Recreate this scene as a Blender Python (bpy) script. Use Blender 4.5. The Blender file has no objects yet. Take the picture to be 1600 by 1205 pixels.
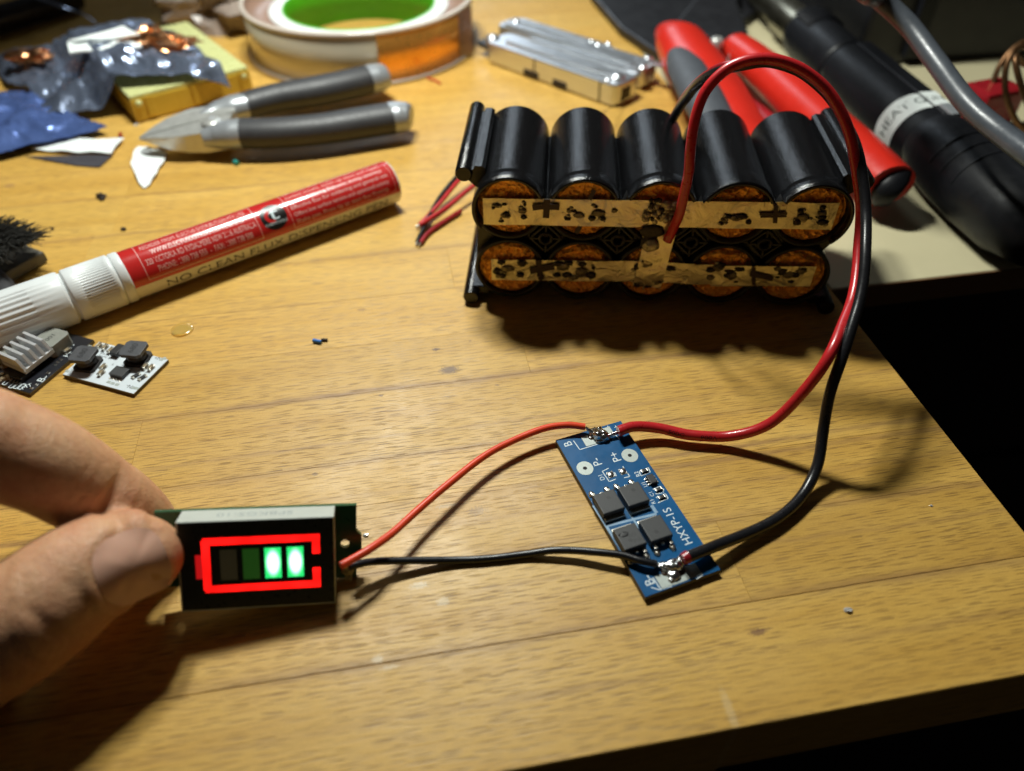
import bpy, bmesh, math, random
from mathutils import Vector, Matrix, noise
from mathutils.bvhtree import BVHTree
R = math.radians
scene = bpy.context.scene
COL = scene.collection
MM = 0.001                      # everything below is written in millimetres

# ------------------------------------------------------------------ camera
F_PX, PITCH, ROLL, CAM_H = 1174.0, R(43.96), R(-0.5), 140.6
_cp, _sp = math.cos(PITCH), math.sin(PITCH)
FW = Vector((0, _cp, -_sp))
_u0 = Vector((0, _sp, _cp)); _r0 = Vector((1, 0, 0))
RT = _r0 * math.cos(ROLL) + _u0 * math.sin(ROLL)
UP = -_r0 * math.sin(ROLL) + _u0 * math.cos(ROLL)
CP = Vector((0, 0, CAM_H))
cd = bpy.data.cameras.new('camera')
cam = bpy.data.objects.new('camera', cd); COL.objects.link(cam)
cam.matrix_world = Matrix(((RT.x, UP.x, -FW.x, CP.x * MM), (RT.y, UP.y, -FW.y, CP.y * MM),
                           (RT.z, UP.z, -FW.z, CP.z * MM), (0, 0, 0, 1)))
cd.sensor_fit = 'HORIZONTAL'; cd.sensor_width = 9.6; cd.lens = 9.6 * F_PX / 1600
cd.clip_start = 0.005; cd.clip_end = 20
cd.dof.use_dof = True; cd.dof.focus_distance = 0.186; cd.dof.aperture_fstop = 2.4
scene.camera = cam

# ------------------------------------------------------------------ world, lamp, exposure
w = bpy.data.worlds.new('World'); scene.world = w; w.use_nodes = True
bg = w.node_tree.nodes['Background']
bg.inputs['Color'].default_value = (1.0, 0.90, 0.76, 1); bg.inputs['Strength'].default_value = 0.016
# the bench lamp: a hooded head with two LED clusters side by side, just above the picture
AIM = Vector((20, 165, 0))
for lx in (-42, -92):
    LAMP = Vector((lx, 330, 330))
    ld = bpy.data.lights.new('desk_lamp', 'SPOT'); lamp = bpy.data.objects.new('desk_lamp', ld); COL.objects.link(lamp)
    ld.energy = 3.75; ld.color = (0.97, 1.0, 0.93); ld.shadow_soft_size = 0.018
    ld.spot_size = R(110); ld.spot_blend = 0.2
    lamp.location = LAMP * MM
    lamp.rotation_euler = (AIM - LAMP).to_track_quat('-Z', 'Y').to_euler()
# a large pale unseen light source far behind the bench: sheen along the tubes, films and steel
wd_ = bpy.data.lights.new('far_area_light', 'AREA'); far_src = bpy.data.objects.new('far_area_light', wd_); COL.objects.link(far_src)
wd_.shape = 'RECTANGLE'; wd_.size = .22; wd_.size_y = .50; wd_.energy = 1.75; wd_.color = (.78, .90, 1.0)
far_src.location = (-.11, 1.45, .62); far_src.rotation_euler = (Vector((0, .2, 0)) - far_src.location).to_track_quat('-Z', 'Y').to_euler()
scene.view_settings.view_transform = 'Standard'; scene.view_settings.look = 'None'
scene.view_settings.exposure = 0; scene.view_settings.gamma = 1

# ------------------------------------------------------------------ helpers
def ray(px, py):
    return RT * ((px - 800) / F_PX) - UP * ((py - 602.5) / F_PX) + FW
def at(px, py, z=0.0):          # point of the place seen there at height z
    d = ray(px, py); return CP + d * ((z - CP.z) / d.z)
def deep(px, py, d):            # point of the place at depth d along the view axis
    return CP + ray(px, py) * d

class G:
    def __init__(s): s.v = []; s.f = []; s.sm = []
    def add(s, vs, fs, smooth=True, M=None):
        o = len(s.v)
        s.v += [(M @ Vector(v)) if M is not None else Vector(v) for v in vs]
        s.f += [tuple(i + o for i in f) for f in fs]; s.sm += [smooth] * len(fs); return s
    def bm(s, b, smooth=False, M=None):
        b.verts.index_update()
        s.add([v.co.copy() for v in b.verts], [[v.index for v in f.verts] for f in b.faces], smooth, M); b.free(); return s
    def box(s, c, size, M=None, bev=0, seg=2, rot=0, smooth=False):
        b = bmesh.new(); bmesh.ops.create_cube(b, size=1)
        for v in b.verts: v.co = Vector((v.co.x * size[0], v.co.y * size[1], v.co.z * size[2]))
        if bev: bmesh.ops.bevel(b, geom=b.edges[:], offset=bev, segments=seg, profile=.6, affect='EDGES')
        T = Matrix.Translation(Vector(c)) @ Matrix.Rotation(rot, 4, 'Z')
        if M is not None: T = M @ T
        return s.bm(b, smooth, T)
    def prism(s, poly, z0, z1, M=None, bev=0, seg=2, smooth=False):
        b = bmesh.new(); vs = [b.verts.new((p[0], p[1], z0)) for p in poly]
        f = b.faces.new(vs); r = bmesh.ops.extrude_face_region(b, geom=[f])
        for e in r['geom']:
            if isinstance(e, bmesh.types.BMVert): e.co.z = z1
        bmesh.ops.recalc_face_normals(b, faces=b.faces[:])
        if bev:
            es = [e for e in b.edges if abs(e.verts[0].co.z - e.verts[1].co.z) < 1e-6]
            bmesh.ops.bevel(b, geom=es, offset=bev, segments=seg, profile=.6, affect='EDGES')
        return s.bm(b, smooth, M)
    def tube(s, pts, rad, n=12, flat=1.0, upv=None, sub=0, cap=True, M=None, twist=0):
        pts = [Vector(p) for p in pts]; rs = list(rad) if hasattr(rad, '__len__') else [rad] * len(pts)
        if sub: pts, rs = spline(pts, rs, sub)
        vs = []; fs = []; T = []
        for i in range(len(pts)):
            a = pts[max(0, i - 1)]; b = pts[min(len(pts) - 1, i + 1)]; T.append((b - a).normalized())
        nrm = Vector(upv) if upv is not None else (Vector((0, 0, 1)) if abs(T[0].z) < .95 else Vector((1, 0, 0)))
        for i, p in enumerate(pts):
            if upv is not None: nrm = Vector(upv)
            nrm = (nrm - T[i] * nrm.dot(T[i])).normalized(); bi = T[i].cross(nrm)
            for k in range(n):
                a = 2 * math.pi * k / n + twist
                vs.append(p + bi * (rs[i] * math.cos(a)) + nrm * (rs[i] * flat * math.sin(a)))
        for i in range(len(pts) - 1):
            for k in range(n):
                fs.append((i * n + k, i * n + (k + 1) % n, (i + 1) * n + (k + 1) % n, (i + 1) * n + k))
        s.add(vs, fs, True, M)
        if cap:
            m = len(pts) - 1
            s.add(vs[:n], [tuple(range(n - 1, -1, -1))], False, M); s.add(vs[m * n:], [tuple(range(n))], False, M)
        return s
    def lathe(s, prof, n=48, M=None, smooth=True, a0=0, a1=2 * math.pi):   # prof [(r,z)], round Z
        full = abs(a1 - a0 - 2 * math.pi) < 1e-6; m = n if full else n + 1
        vs = [(r * math.cos(a0 + (a1 - a0) * k / n), r * math.sin(a0 + (a1 - a0) * k / n), z) for (r, z) in prof for k in range(m)]
        fs = []
        for i in range(len(prof) - 1):
            for k in range(n):
                k2 = (k + 1) % m if full else k + 1
                fs.append((i * m + k, i * m + k2, (i + 1) * m + k2, (i + 1) * m + k))
        return s.add(vs, fs, smooth, M)
    def blob(s, c, r, seed=0, amp=.25, fr=1.0, sub=3, M=None, smooth=True):
        b = bmesh.new(); bmesh.ops.create_icosphere(b, subdivisions=sub, radius=1)
        r = r if hasattr(r, '__len__') else (r, r, r)
        for v in b.verts:
            k = 1 + amp * noise.noise(v.co * fr * 1.7 + Vector((seed * 3.1, seed * 1.7, 0)))
            v.co = Vector((v.co.x * r[0], v.co.y * r[1], v.co.z * r[2])) * k + Vector(c)
        return s.bm(b, smooth, M)
    def disk(s, c, r, n=20, M=None, ry=None):
        ry = ry or r
        return s.add([(c[0] + r * math.cos(2 * math.pi * k / n), c[1] + ry * math.sin(2 * math.pi * k / n), c[2]) for k in range(n)], [tuple(range(n))], False, M)
    def quad(s, x0, y0, x1, y1, z, M=None):
        return s.add([(x0, y0, z), (x1, y0, z), (x1, y1, z), (x0, y1, z)], [(0, 1, 2, 3)], False, M)
    def frame(s, x0, y0, x1, y1, t, z, M=None):
        s.quad(x0, y0, x1, y0 + t, z, M); s.quad(x0, y1 - t, x1, y1, z, M)
        s.quad(x0, y0 + t, x0 + t, y1 - t, z, M); return s.quad(x1 - t, y0 + t, x1, y1 - t, z, M)
    def text(s, body, size, M=None, align='CENTER', fn=None, cond=1.0):
        vs, fs = text_mesh(body, align)
        vs = [Vector((v[0] * size * cond, v[1] * size, 0)) for v in vs]
        if fn: vs = [fn(v) for v in vs]
        return s.add(vs, fs, False, M)
    def grid(s, nu, nv, fn, M=None, smooth=True):
        vs = [fn(i / nu, j / nv) for j in range(nv + 1) for i in range(nu + 1)]
        fs = [(j * (nu + 1) + i, j * (nu + 1) + i + 1, (j + 1) * (nu + 1) + i + 1, (j + 1) * (nu + 1) + i) for j in range(nv) for i in range(nu)]
        return s.add(vs, fs, smooth, M)

def spline(pts, rs, sub):
    P = []; Q = []; n = len(pts)
    for i in range(n - 1):
        p0, p1, p2, p3 = pts[max(0, i - 1)], pts[i], pts[i + 1], pts[min(n - 1, i + 2)]
        for k in range(sub):
            t = k / sub; t2 = t * t; t3 = t2 * t
            P.append(.5 * ((2 * p1) + (p2 - p0) * t + (2 * p0 - 5 * p1 + 4 * p2 - p3) * t2 + (3 * p1 - p0 - 3 * p2 + p3) * t3))
            Q.append(rs[i] + (rs[i + 1] - rs[i]) * t)
    P.append(pts[-1]); Q.append(rs[-1]); return P, Q

_tx = {}
def text_mesh(body, align):
    k = (body, align)
    if k not in _tx:
        cu = bpy.data.curves.new('lettering', 'FONT'); cu.body = body; cu.size = 1; cu.align_x = align; cu.align_y = 'CENTER'
        cu.resolution_u = 3
        o = bpy.data.objects.new('lettering', cu); COL.objects.link(o)
        dg = bpy.context.evaluated_depsgraph_get(); me = o.evaluated_get(dg).to_mesh()
        _tx[k] = ([tuple(v.co) for v in me.vertices], [tuple(p.vertices) for p in me.polygons])
        o.evaluated_get(dg).to_mesh_clear(); bpy.data.objects.remove(o); bpy.data.curves.remove(cu)
    return _tx[k]

def obj(name, g, mat, parent=None, loc=None, rot=None, label=None):
    me = bpy.data.meshes.new(name)
    me.from_pydata([(v.x * MM, v.y * MM, v.z * MM) for v in g.v], [], g.f)
    me.polygons.foreach_set('use_smooth', g.sm); me.materials.append(mat); me.update()
    o = bpy.data.objects.new(name, me); COL.objects.link(o)
    if parent: o.parent = parent
    if loc is not None: o.location = Vector(loc) * MM
    if rot is not None: o.rotation_euler = rot
    if label: o['label'] = label
    return o
def tag(o, label, cat, group=None, kind=None):
    o['label'] = label; o['category'] = cat
    if group: o['group'] = group
    if kind: o['kind'] = kind
    return o
def thing(name, label, cat, loc=(0, 0, 0), rotz=0, group=None, mat=None):
    o = bpy.data.objects.new(name, None); COL.objects.link(o); o.empty_display_size = .01
    if mat is not None: o.matrix_world = mat
    else: o.location = Vector(loc) * MM; o.rotation_euler = (0, 0, rotz)
    bpy.context.view_layer.update()
    return tag(o, label, cat, group)
def frame_mat(o, x, y, z):      # axes and origin (mm) -> matrix in metres
    return Matrix(((x.x, y.x, z.x, o.x * MM), (x.y, y.y, z.y, o.y * MM), (x.z, y.z, z.z, o.z * MM), (0, 0, 0, 1)))
def frame_mm(o, x, y, z):
    return Matrix(((x.x, y.x, z.x, o.x), (x.y, y.y, z.y, o.y), (x.z, y.z, z.z, o.z), (0, 0, 0, 1)))

# ------------------------------------------------------------------ materials
def hexc(r, g, b): return tuple(((c / 255) / 12.92 if c <= 10 else (((c / 255) + .055) / 1.055) ** 2.4) for c in (r, g, b))
def nodes(name):
    m = bpy.data.materials.new(name); m.use_nodes = True; nt = m.node_tree
    return m, nt, nt.nodes['Principled BSDF']
def coords(nt, stretch=(1, 1, 1), kind='Object'):
    tc = nt.nodes.new('ShaderNodeTexCoord'); mp = nt.nodes.new('ShaderNodeMapping')
    mp.inputs['Scale'].default_value = tuple(s / MM for s in stretch)
    nt.links.new(tc.outputs[kind], mp.inputs['Vector']); return mp.outputs['Vector']
def ntex(nt, vec, scale, detail=3, rough=.55, dist=0):
    n = nt.nodes.new('ShaderNodeTexNoise'); n.inputs['Scale'].default_value = scale; n.inputs['Detail'].default_value = detail
    n.inputs['Roughness'].default_value = rough; n.inputs['Distortion'].default_value = dist
    nt.links.new(vec, n.inputs['Vector']); return n.outputs['Fac']
def ramp(nt, fac, stops):
    r = nt.nodes.new('ShaderNodeValToRGB'); el = r.color_ramp.elements
    while len(el) < len(stops): el.new(.5)
    for e, (p, c) in zip(el, stops): e.position = p; e.color = (*c, 1) if len(c) == 3 else c
    nt.links.new(fac, r.inputs['Fac']); return r.outputs['Color']
def mix(nt, fac, a, b, mode='MIX'):
    n = nt.nodes.new('ShaderNodeMix'); n.data_type = 'RGBA'; n.blend_type = mode
    for k, v in ((0, fac), (6, a), (7, b)):
        if isinstance(v, (int, float)): n.inputs[k].default_value = v
        elif isinstance(v, tuple): n.inputs[k].default_value = (*v, 1) if len(v) == 3 else v
        else: nt.links.new(v, n.inputs[k])
    return n.outputs[2]
def math_n(nt, op, a, b=None, c=None):
    n = nt.nodes.new('ShaderNodeMath'); n.operation = op
    for k, v in enumerate((a, b, c)):
        if v is None: continue
        if isinstance(v, (int, float)): n.inputs[k].default_value = v
        else: nt.links.new(v, n.inputs[k])
    return n.outputs[0]
def bump(nt, bs, h, dist, strength=1.0, prev=None):
    b = nt.nodes.new('ShaderNodeBump'); b.inputs['Distance'].default_value = dist * MM; b.inputs['Strength'].default_value = strength
    nt.links.new(h, b.inputs['Height'])
    if prev is not None: nt.links.new(prev, b.inputs['Normal'])
    nt.links.new(b.outputs['Normal'], bs.inputs['Normal']); return b.outputs['Normal']
def M(name, col, rough=.5, metal=0, var=.12, vs=.35, bmp=0, bs=2, spec=.5, coat=0, emit=None, es=1, sss=0, sssr=1.0,
      stretch=(1, 1, 1), rvar=.15, trans=0, alpha=1, detail=4, ior=1.5):
    m, nt, p = nodes(name); vec = coords(nt, stretch)
    n1 = ntex(nt, vec, vs, detail)
    c = ramp(nt, n1, [(.25, tuple(x * (1 - var) for x in col)), (.75, tuple(min(1, x * (1 + var)) for x in col))])
    nt.links.new(c, p.inputs['Base Color'])
    if rvar:
        n2 = ntex(nt, vec, vs * 3.3, 4)
        mr = nt.nodes.new('ShaderNodeMapRange'); nt.links.new(n2, mr.inputs[0]); mr.inputs[1].default_value = .3; mr.inputs[2].default_value = .7
        mr.inputs[3].default_value = max(.02, rough * (1 - rvar)); mr.inputs[4].default_value = min(1, rough * (1 + rvar))
        nt.links.new(mr.outputs[0], p.inputs['Roughness'])
    else: p.inputs['Roughness'].default_value = rough
    p.inputs['Metallic'].default_value = metal; p.inputs['Specular IOR Level'].default_value = spec; p.inputs['IOR'].default_value = ior
    p.inputs['Coat Weight'].default_value = coat; p.inputs['Coat Roughness'].default_value = .08
    p.inputs['Transmission Weight'].default_value = trans; p.inputs['Alpha'].default_value = alpha
    if sss:
        p.inputs['Subsurface Weight'].default_value = sss; p.inputs['Subsurface Radius'].default_value = (1, .35, .18)
        p.inputs['Subsurface Scale'].default_value = sssr * MM
    if emit: p.inputs['Emission Color'].default_value = (*emit, 1); p.inputs['Emission Strength'].default_value = es
    if bmp: bump(nt, p, ntex(nt, vec, bs, 4), bmp)
    return m

# beech: staves with pores, darker growth streaks and a satin varnish
TH = R(9.5)
STREAKS = [(148.2, 1.1, .75), (71.5, 1.3, .55), (109.2, .9, .5), (112.9, .8, .6), (92.0, 1.1, .5), (124.0, 1.0, .45), (240.5, .8, .45), (267, .6, .5), (213, 1.6, .4), (60, .8, .3), (84, .6, .3), (290, .9, .35), (178, .5, .3), (190.5, .4, .3), (131, .6, .35), (101.5, .6, .3)]
def wood_mat(name, edge=False):
    m, nt, p = nodes(name)
    tc = nt.nodes.new('ShaderNodeTexCoord')
    # table coordinates in mm (the staves are children of the unmoved, turned table): use the table empty as the frame
    tc.object = TABLE
    mp = nt.nodes.new('ShaderNodeMapping'); mp.inputs['Scale'].default_value = (1000, 1000, 1000)
    nt.links.new(tc.outputs['Object'], mp.inputs['Vector']); v0 = mp.outputs['Vector']
    oi = nt.nodes.new('ShaderNodeObjectInfo'); rnd = oi.outputs['Random']
    off = nt.nodes.new('ShaderNodeVectorMath'); off.operation = 'ADD'
    cx = nt.nodes.new('ShaderNodeCombineXYZ'); nt.links.new(math_n(nt, 'MULTIPLY', rnd, 700), cx.inputs[0]); nt.links.new(math_n(nt, 'MULTIPLY', rnd, 310), cx.inputs[2])
    nt.links.new(v0, off.inputs[0]); nt.links.new(cx.outputs[0], off.inputs[1]); vv = off.outputs[0]
    def st(vec, s):
        q = nt.nodes.new('ShaderNodeMapping'); q.inputs['Scale'].default_value = s; nt.links.new(vec, q.inputs['Vector']); return q.outputs['Vector']
    base_a, base_b = (.70, .435, .105), (.585, .335, .066)
    # broad bands along the grain
    big = ntex(nt, st(vv, (.012, .11, .11)), 1, 4, .6, .4)
    fine = ntex(nt, st(vv, (.10, 1.1, 1.1)), 1, 5, .65, .3)
    c = ramp(nt, big, [(.28, base_b), (.5, (.645, .385, .084)), (.72, base_a)])
    c = mix(nt, .26, c, ramp(nt, fine, [(.3, (.70, .65, .60)), (.6, (1, 1, 1))]), 'MULTIPLY')
    # per-stave tone
    tone = ramp(nt, rnd, [(0, (.91, .90, .87)), (.5, (1, .985, .96)), (1, (1.0, 1.02, 1.06))])
    c = mix(nt, 1.0, c, tone, 'MULTIPLY')
    # growth streaks on their own lines
    sep = nt.nodes.new('ShaderNodeSeparateXYZ'); nt.links.new(v0, sep.inputs[0])
    wob = ntex(nt, st(v0, (.018, .02, .02)), 1, 3); wob2 = ntex(nt, st(v0, (.12, .8, .8)), 1, 4)
    vy = math_n(nt, 'ADD', sep.outputs[1], math_n(nt, 'MULTIPLY', math_n(nt, 'SUBTRACT', wob, .5), 5.0))
    vy = math_n(nt, 'ADD', vy, math_n(nt, 'MULTIPLY', math_n(nt, 'SUBTRACT', wob2, .5), 1.6))
    acc = None
    for k, (v, wd, am) in enumerate(STREAKS):
        d = math_n(nt, 'DIVIDE', math_n(nt, 'SUBTRACT', vy, v), wd)
        g = math_n(nt, 'MULTIPLY', math_n(nt, 'EXPONENT', math_n(nt, 'MULTIPLY', math_n(nt, 'MULTIPLY', d, d), -1)), am)
        acc = g if acc is None else math_n(nt, 'ADD', acc, g)
    gate = ramp(nt, ntex(nt, st(v0, (.014, .05, .05)), 1, 3), [(.36, (.25, .25, .25)), (.6, (1, 1, 1))])
    acc = math_n(nt, 'MULTIPLY', acc, gate)
    c = mix(nt, math_n(nt, 'MINIMUM', acc, .85), c, (.235, .125, .062))
    # pores: short dark dashes in the direction of the grain, two sizes
    sv = nt.nodes.new('ShaderNodeSeparateXYZ'); nt.links.new(off.outputs[0], sv.inputs[0]); sz = nt.nodes.new('ShaderNodeSeparateXYZ'); nt.links.new(v0, sz.inputs[0])
    cv_ = nt.nodes.new('ShaderNodeCombineXYZ'); nt.links.new(sv.outputs[0], cv_.inputs[0]); nt.links.new(math_n(nt, 'ADD', sv.outputs[1], sz.outputs[2]), cv_.inputs[1]); vd = cv_.outputs[0]
    def dashes(sx, sy, off_, lx, ly, lo):     # one short pore per cell, jittered, with its own strength
        wv_ = nt.nodes.new('ShaderNodeVectorMath'); wv_.operation = 'ADD'; nt.links.new(st(vd, (sx, sy, 1)), wv_.inputs[0]); wv_.inputs[1].default_value = (off_, off_ * .37, 0)
        vo = nt.nodes.new('ShaderNodeTexVoronoi'); vo.voronoi_dimensions = '2D'; vo.inputs['Scale'].default_value = 1; nt.links.new(wv_.outputs[0], vo.inputs['Vector'])
        sb = nt.nodes.new('ShaderNodeVectorMath'); sb.operation = 'SUBTRACT'; nt.links.new(wv_.outputs[0], sb.inputs[0]); nt.links.new(vo.outputs['Position'], sb.inputs[1])
        ml = nt.nodes.new('ShaderNodeVectorMath'); ml.operation = 'MULTIPLY'; nt.links.new(sb.outputs[0], ml.inputs[0]); ml.inputs[1].default_value = (1 / lx, 1 / ly, 0)
        le = nt.nodes.new('ShaderNodeVectorMath'); le.operation = 'LENGTH'; nt.links.new(ml.outputs[0], le.inputs[0])
        k_ = ramp(nt, le.outputs['Value'], [(.45, (1, 1, 1)), (1.0, (0, 0, 0))])
        sc = nt.nodes.new('ShaderNodeSeparateColor'); nt.links.new(vo.outputs['Color'], sc.inputs[0])
        mr_ = nt.nodes.new('ShaderNodeMapRange'); nt.links.new(sc.outputs[0], mr_.inputs[0]); mr_.inputs[3].default_value = lo; mr_.inputs[4].default_value = 1
        return math_n(nt, 'MULTIPLY', k_, mr_.outputs[0])
    pm = math_n(nt, 'MAXIMUM', dashes(.155, .92, 0, .48, .155, .25), dashes(.21, 1.25, 41, .47, .18, .05))
    pm2 = dashes(.115, .33, 17, .36, .075, .0)
    dens = ramp(nt, ntex(nt, st(vv, (.02, .07, .07)), 1, 2), [(.3, (.55, .55, .55)), (.6, (1, 1, 1))])
    pmx = math_n(nt, 'MAXIMUM', math_n(nt, 'MULTIPLY', pm, .74), math_n(nt, 'MULTIPLY', pm2, .8))
    pmx = math_n(nt, 'MULTIPLY', pmx, dens)
    c = mix(nt, pmx, c, (.165, .088, .030))
    grit = ntex(nt, v0, 2.2, 6, .75)
    c = mix(nt, .5, c, ramp(nt, grit, [(.3, (.72, .70, .68)), (.62, (1.06, 1.06, 1.06))]), 'MULTIPLY')
    # old stains and rubbed spots
    sp = ntex(nt, v0, .085, 6, .7, .6); sm = ramp(nt, sp, [(.70, (0, 0, 0)), (.76, (1, 1, 1))])
    c = mix(nt, math_n(nt, 'MULTIPLY', sm, .35), c, (.22, .13, .08))
    # burnt spots and pale scuffs, each with its own place on the board
    for (px, py, ru, rv, am, col_) in ((702, 578, 3.1, 1.9, .8, (.10, .055, .040)), (681, 546, 1.3, .8, .8, (.09, .05, .035)), (595, 618, .9, .5, .7, (.10, .05, .03)), (492, 741, .9, .7, .6, (.12, .07, .03)), (565, 484, 1.6, 1.0, .45, (.18, .10, .06)), (777, 602, .8, .5, .5, (.15, .08, .05)), (735, 533, .5, .4, .6, (.12, .06, .04)),
            (1185, 988, 2.2, .9, .7, (.15, .065, .04)), (745, 799, 2.6, 1.5, .4, (.20, .12, .07)), (655, 915, 2.4, .9, .5, (.78, .68, .50)), (692, 940, 1.6, 1.2, .45, (.78, .68, .50)), (590, 1030, 1.3, 1.0, .5, (.78, .68, .50)), (608, 1043, 2.2, .5, .4, (.78, .68, .50)), (1140, 1110, 1.0, 5.0, .3, (.75, .60, .35)), (15, 290, 2.4, 1.6, .5, (.25, .13, .08)), (700, 790, 3.2, .7, .3, (.70, .62, .46))):
        cc = at(px, py, 0); cu, cv = cc.x * math.cos(TH) + cc.y * math.sin(TH), -cc.x * math.sin(TH) + cc.y * math.cos(TH)
        sb = nt.nodes.new('ShaderNodeVectorMath'); sb.operation = 'SUBTRACT'; nt.links.new(v0, sb.inputs[0]); sb.inputs[1].default_value = (cu, cv, 0)
        ml = nt.nodes.new('ShaderNodeVectorMath'); ml.operation = 'MULTIPLY'; nt.links.new(sb.outputs[0], ml.inputs[0]); ml.inputs[1].default_value = (1 / ru, 1 / rv, 0)
        le = nt.nodes.new('ShaderNodeVectorMath'); le.operation = 'LENGTH'; nt.links.new(ml.outputs[0], le.inputs[0])
        q = math_n(nt, 'ADD', le.outputs['Value'], math_n(nt, 'MULTIPLY', math_n(nt, 'SUBTRACT', grit, .5), 2.6))
        k_ = ramp(nt, q, [(.55, (am, am, am)), (1.0, (0, 0, 0))])
        c = mix(nt, k_, c, col_)
    nt.links.new(c, p.inputs['Base Color'])
    rg = ntex(nt, v0, .06, 5, .65)
    mr = nt.nodes.new('ShaderNodeMapRange'); nt.links.new(rg, mr.inputs[0]); mr.inputs[1].default_value = .3; mr.inputs[2].default_value = .7
    mr.inputs[3].default_value = .36; mr.inputs[4].default_value = .52
    nt.links.new(mr.outputs[0], p.inputs['Roughness']); p.inputs['Specular IOR Level'].default_value = .42
    nb = bump(nt, p, pmx, -.05, 1)
    nb = bump(nt, p, fine, .05, 1, nb)
    bump(nt, p, grit, .03, 1, nb)
    return m

MB = {}
def mats():
    B = MB
    B['cream'] = M('cream_laminate', (.60, .54, .34), .42, var=.06, vs=.02, bmp=.01, bs=1.5)
    B['browned'] = M('board_edge', (.17, .085, .035), .6, var=.25, vs=.05, stretch=(.1, 1, 1))
    B['dark'] = M('dark_cabinet', (.012, .010, .012), .45, var=.2, vs=.01)
    B['floor'] = M('floor', (.030, .020, .017), .6, var=.3, vs=.01)
    B['print'] = layer_mat('black_print', (.0042, .0042, .0048), .165)
    B['print_matt'] = M('black_print_matt', (.0045, .0042, .0042), .5, var=.25, vs=.6, bmp=.03, bs=3)
    B['foil'] = foil_mat('copper_foil')
    B['nickel'] = nickel_mat('nickel_strip')
    B['burn'] = M('weld_burn', (.030, .024, .016), .42, metal=.5, var=.5, vs=1.5, bmp=.06, bs=3)
    B['scorch'] = M('scorched_nickel', (.17, .14, .085), .38, metal=.5, var=.55, vs=.7, bmp=.12, bs=1.5)
    B['ink'] = M('brown_ink', (.026, .007, .005), .5, var=.2, vs=2)
    B['solder'] = M('solder', (.66, .66, .65), .20, metal=1, var=.18, vs=1.2, bmp=.10, bs=2.2)
    B['dull_solder'] = M('dull_solder', (.42, .37, .24), .36, metal=.55, var=.3, vs=1.1, bmp=.1, bs=2)
    B['flux'] = M('flux', (.045, .022, .008), .22, var=.4, vs=1.4, bmp=.08, bs=2)
    B['red_wire'] = M('red_silicone', (.50, .018, .022), .30, var=.12, vs=.25, bmp=.012, bs=3, coat=.15)
    B['wire_print'] = M('jacket_print', (.035, .003, .004), .5, var=.1)
    B['dark_red'] = M('dark_red_insulation', (.30, .012, .018), .30, var=.1, vs=.3, coat=.1)
    B['orange_wire'] = M('orange_red_pvc', (.78, .062, .018), .38, var=.08, vs=.3, bmp=.01, bs=3, sss=0)
    B['black_wire'] = M('black_silicone', (.010, .010, .012), .30, var=.2, vs=.3, bmp=.012, bs=3)
    B['tin'] = M('tinned_copper', (.60, .57, .50), .30, metal=1, var=.2, vs=2)
    B['blue'] = M('blue_solder_mask', (.001, .082, .225), .36, spec=.25, var=.16, vs=.16, bmp=.008, bs=2, coat=.1)
    B['pcb_edge'] = M('board_core', (.14, .12, .075), .7, var=.3, vs=1)
    B['silk'] = M('silkscreen', (.70, .78, .80), .6, var=.06, vs=2)
    B['silk_dim'] = M('silkscreen_trace', (.23, .37, .52), .4, var=.15, vs=1)
    B['pad'] = M('tinned_pad', (.40, .44, .41), .5, metal=.3, var=.10, vs=1.5, bmp=.02, bs=3)
    B['bright_pad'] = M('solder_pad', (.75, .74, .70), .22, metal=1, var=.15, vs=1, bmp=.06, bs=1.5)
    B['chip'] = M('chip_epoxy', (.034, .035, .036), .55, var=.12, vs=2, bmp=.012, bs=8)
    B['chip_black'] = M('chip_black', (.012, .012, .013), .5, var=.2, vs=2)
    B['chip_print'] = M('chip_print', (.085, .082, .078), .6, var=.1)
    B['hole'] = M('drilled_hole', (.006, .004, .006), .8, var=.1)
    B['white_case'] = M('white_display_case', (.50, .53, .48), .42, var=.04, vs=.3, sss=0)
    B['face'] = M('display_face', (.018, .022, .019), .30, var=.15, vs=.2, spec=.35)
    B['green_pcb'] = M('green_solder_mask', (.006, .085, .035), .32, var=.15, vs=.2, coat=.1)
    B['case_print'] = M('case_print', (.34, .38, .37), .6, var=.1)
    B['lit_red'] = glow_mat('lit_red', (1.0, .006, .005), .9, 2.6)
    B['dim_red'] = M('dim_red', (.25, .01, .01), .4, emit=(.55, .006, .008), es=.8, var=.05)
    B['lit_green'] = bar_mat('lit_green')
    B['dim_green'] = M('unlit_green', (.030, .085, .020), .4, var=.08, emit=(.012, .07, .008), es=.5)
    B['dim_grey'] = M('unlit_grey', (.075, .066, .042), .4, var=.08, emit=(.02, .018, .009), es=.4)
    B['skin'] = skin_mat()
    B['nail'] = M('finger_nail', (.74, .43, .31), .34, var=.08, vs=.15, sss=.15, sssr=1.0, bmp=.006, bs=1.2, rvar=.05, spec=.4)
    B['pen_white'] = M('white_pen_plastic', (.70, .73, .73), .36, var=.03, vs=.1, bmp=.006, bs=2)
    B['pen_body'] = M('white_pen_barrel', (.72, .70, .62), .25, var=.03, vs=.1)
    B['pen_red'] = M('red_pen_label', (.52, .022, .020), .20, var=.04, vs=.15, coat=.6)
    B['pen_print'] = M('pink_print', (.80, .50, .46), .4, var=.05)
    B['pen_black'] = M('black_print_ink', (.010, .009, .008), .35, var=.05)
    B['pen_logo'] = M('logo_white', (.62, .74, .78), .35, var=.04)
    B['bristle'] = M('dark_bristle', (.060, .058, .052), .40, var=.6, vs=.5)
    B['brush'] = M('grimy_plastic', (.085, .080, .066), .5, var=.35, vs=.15, bmp=.05, bs=.6)
    B['glue'] = M('amber_glue', (.95, .62, .14), .12, var=.05, trans=.55, ior=1.45)
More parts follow.
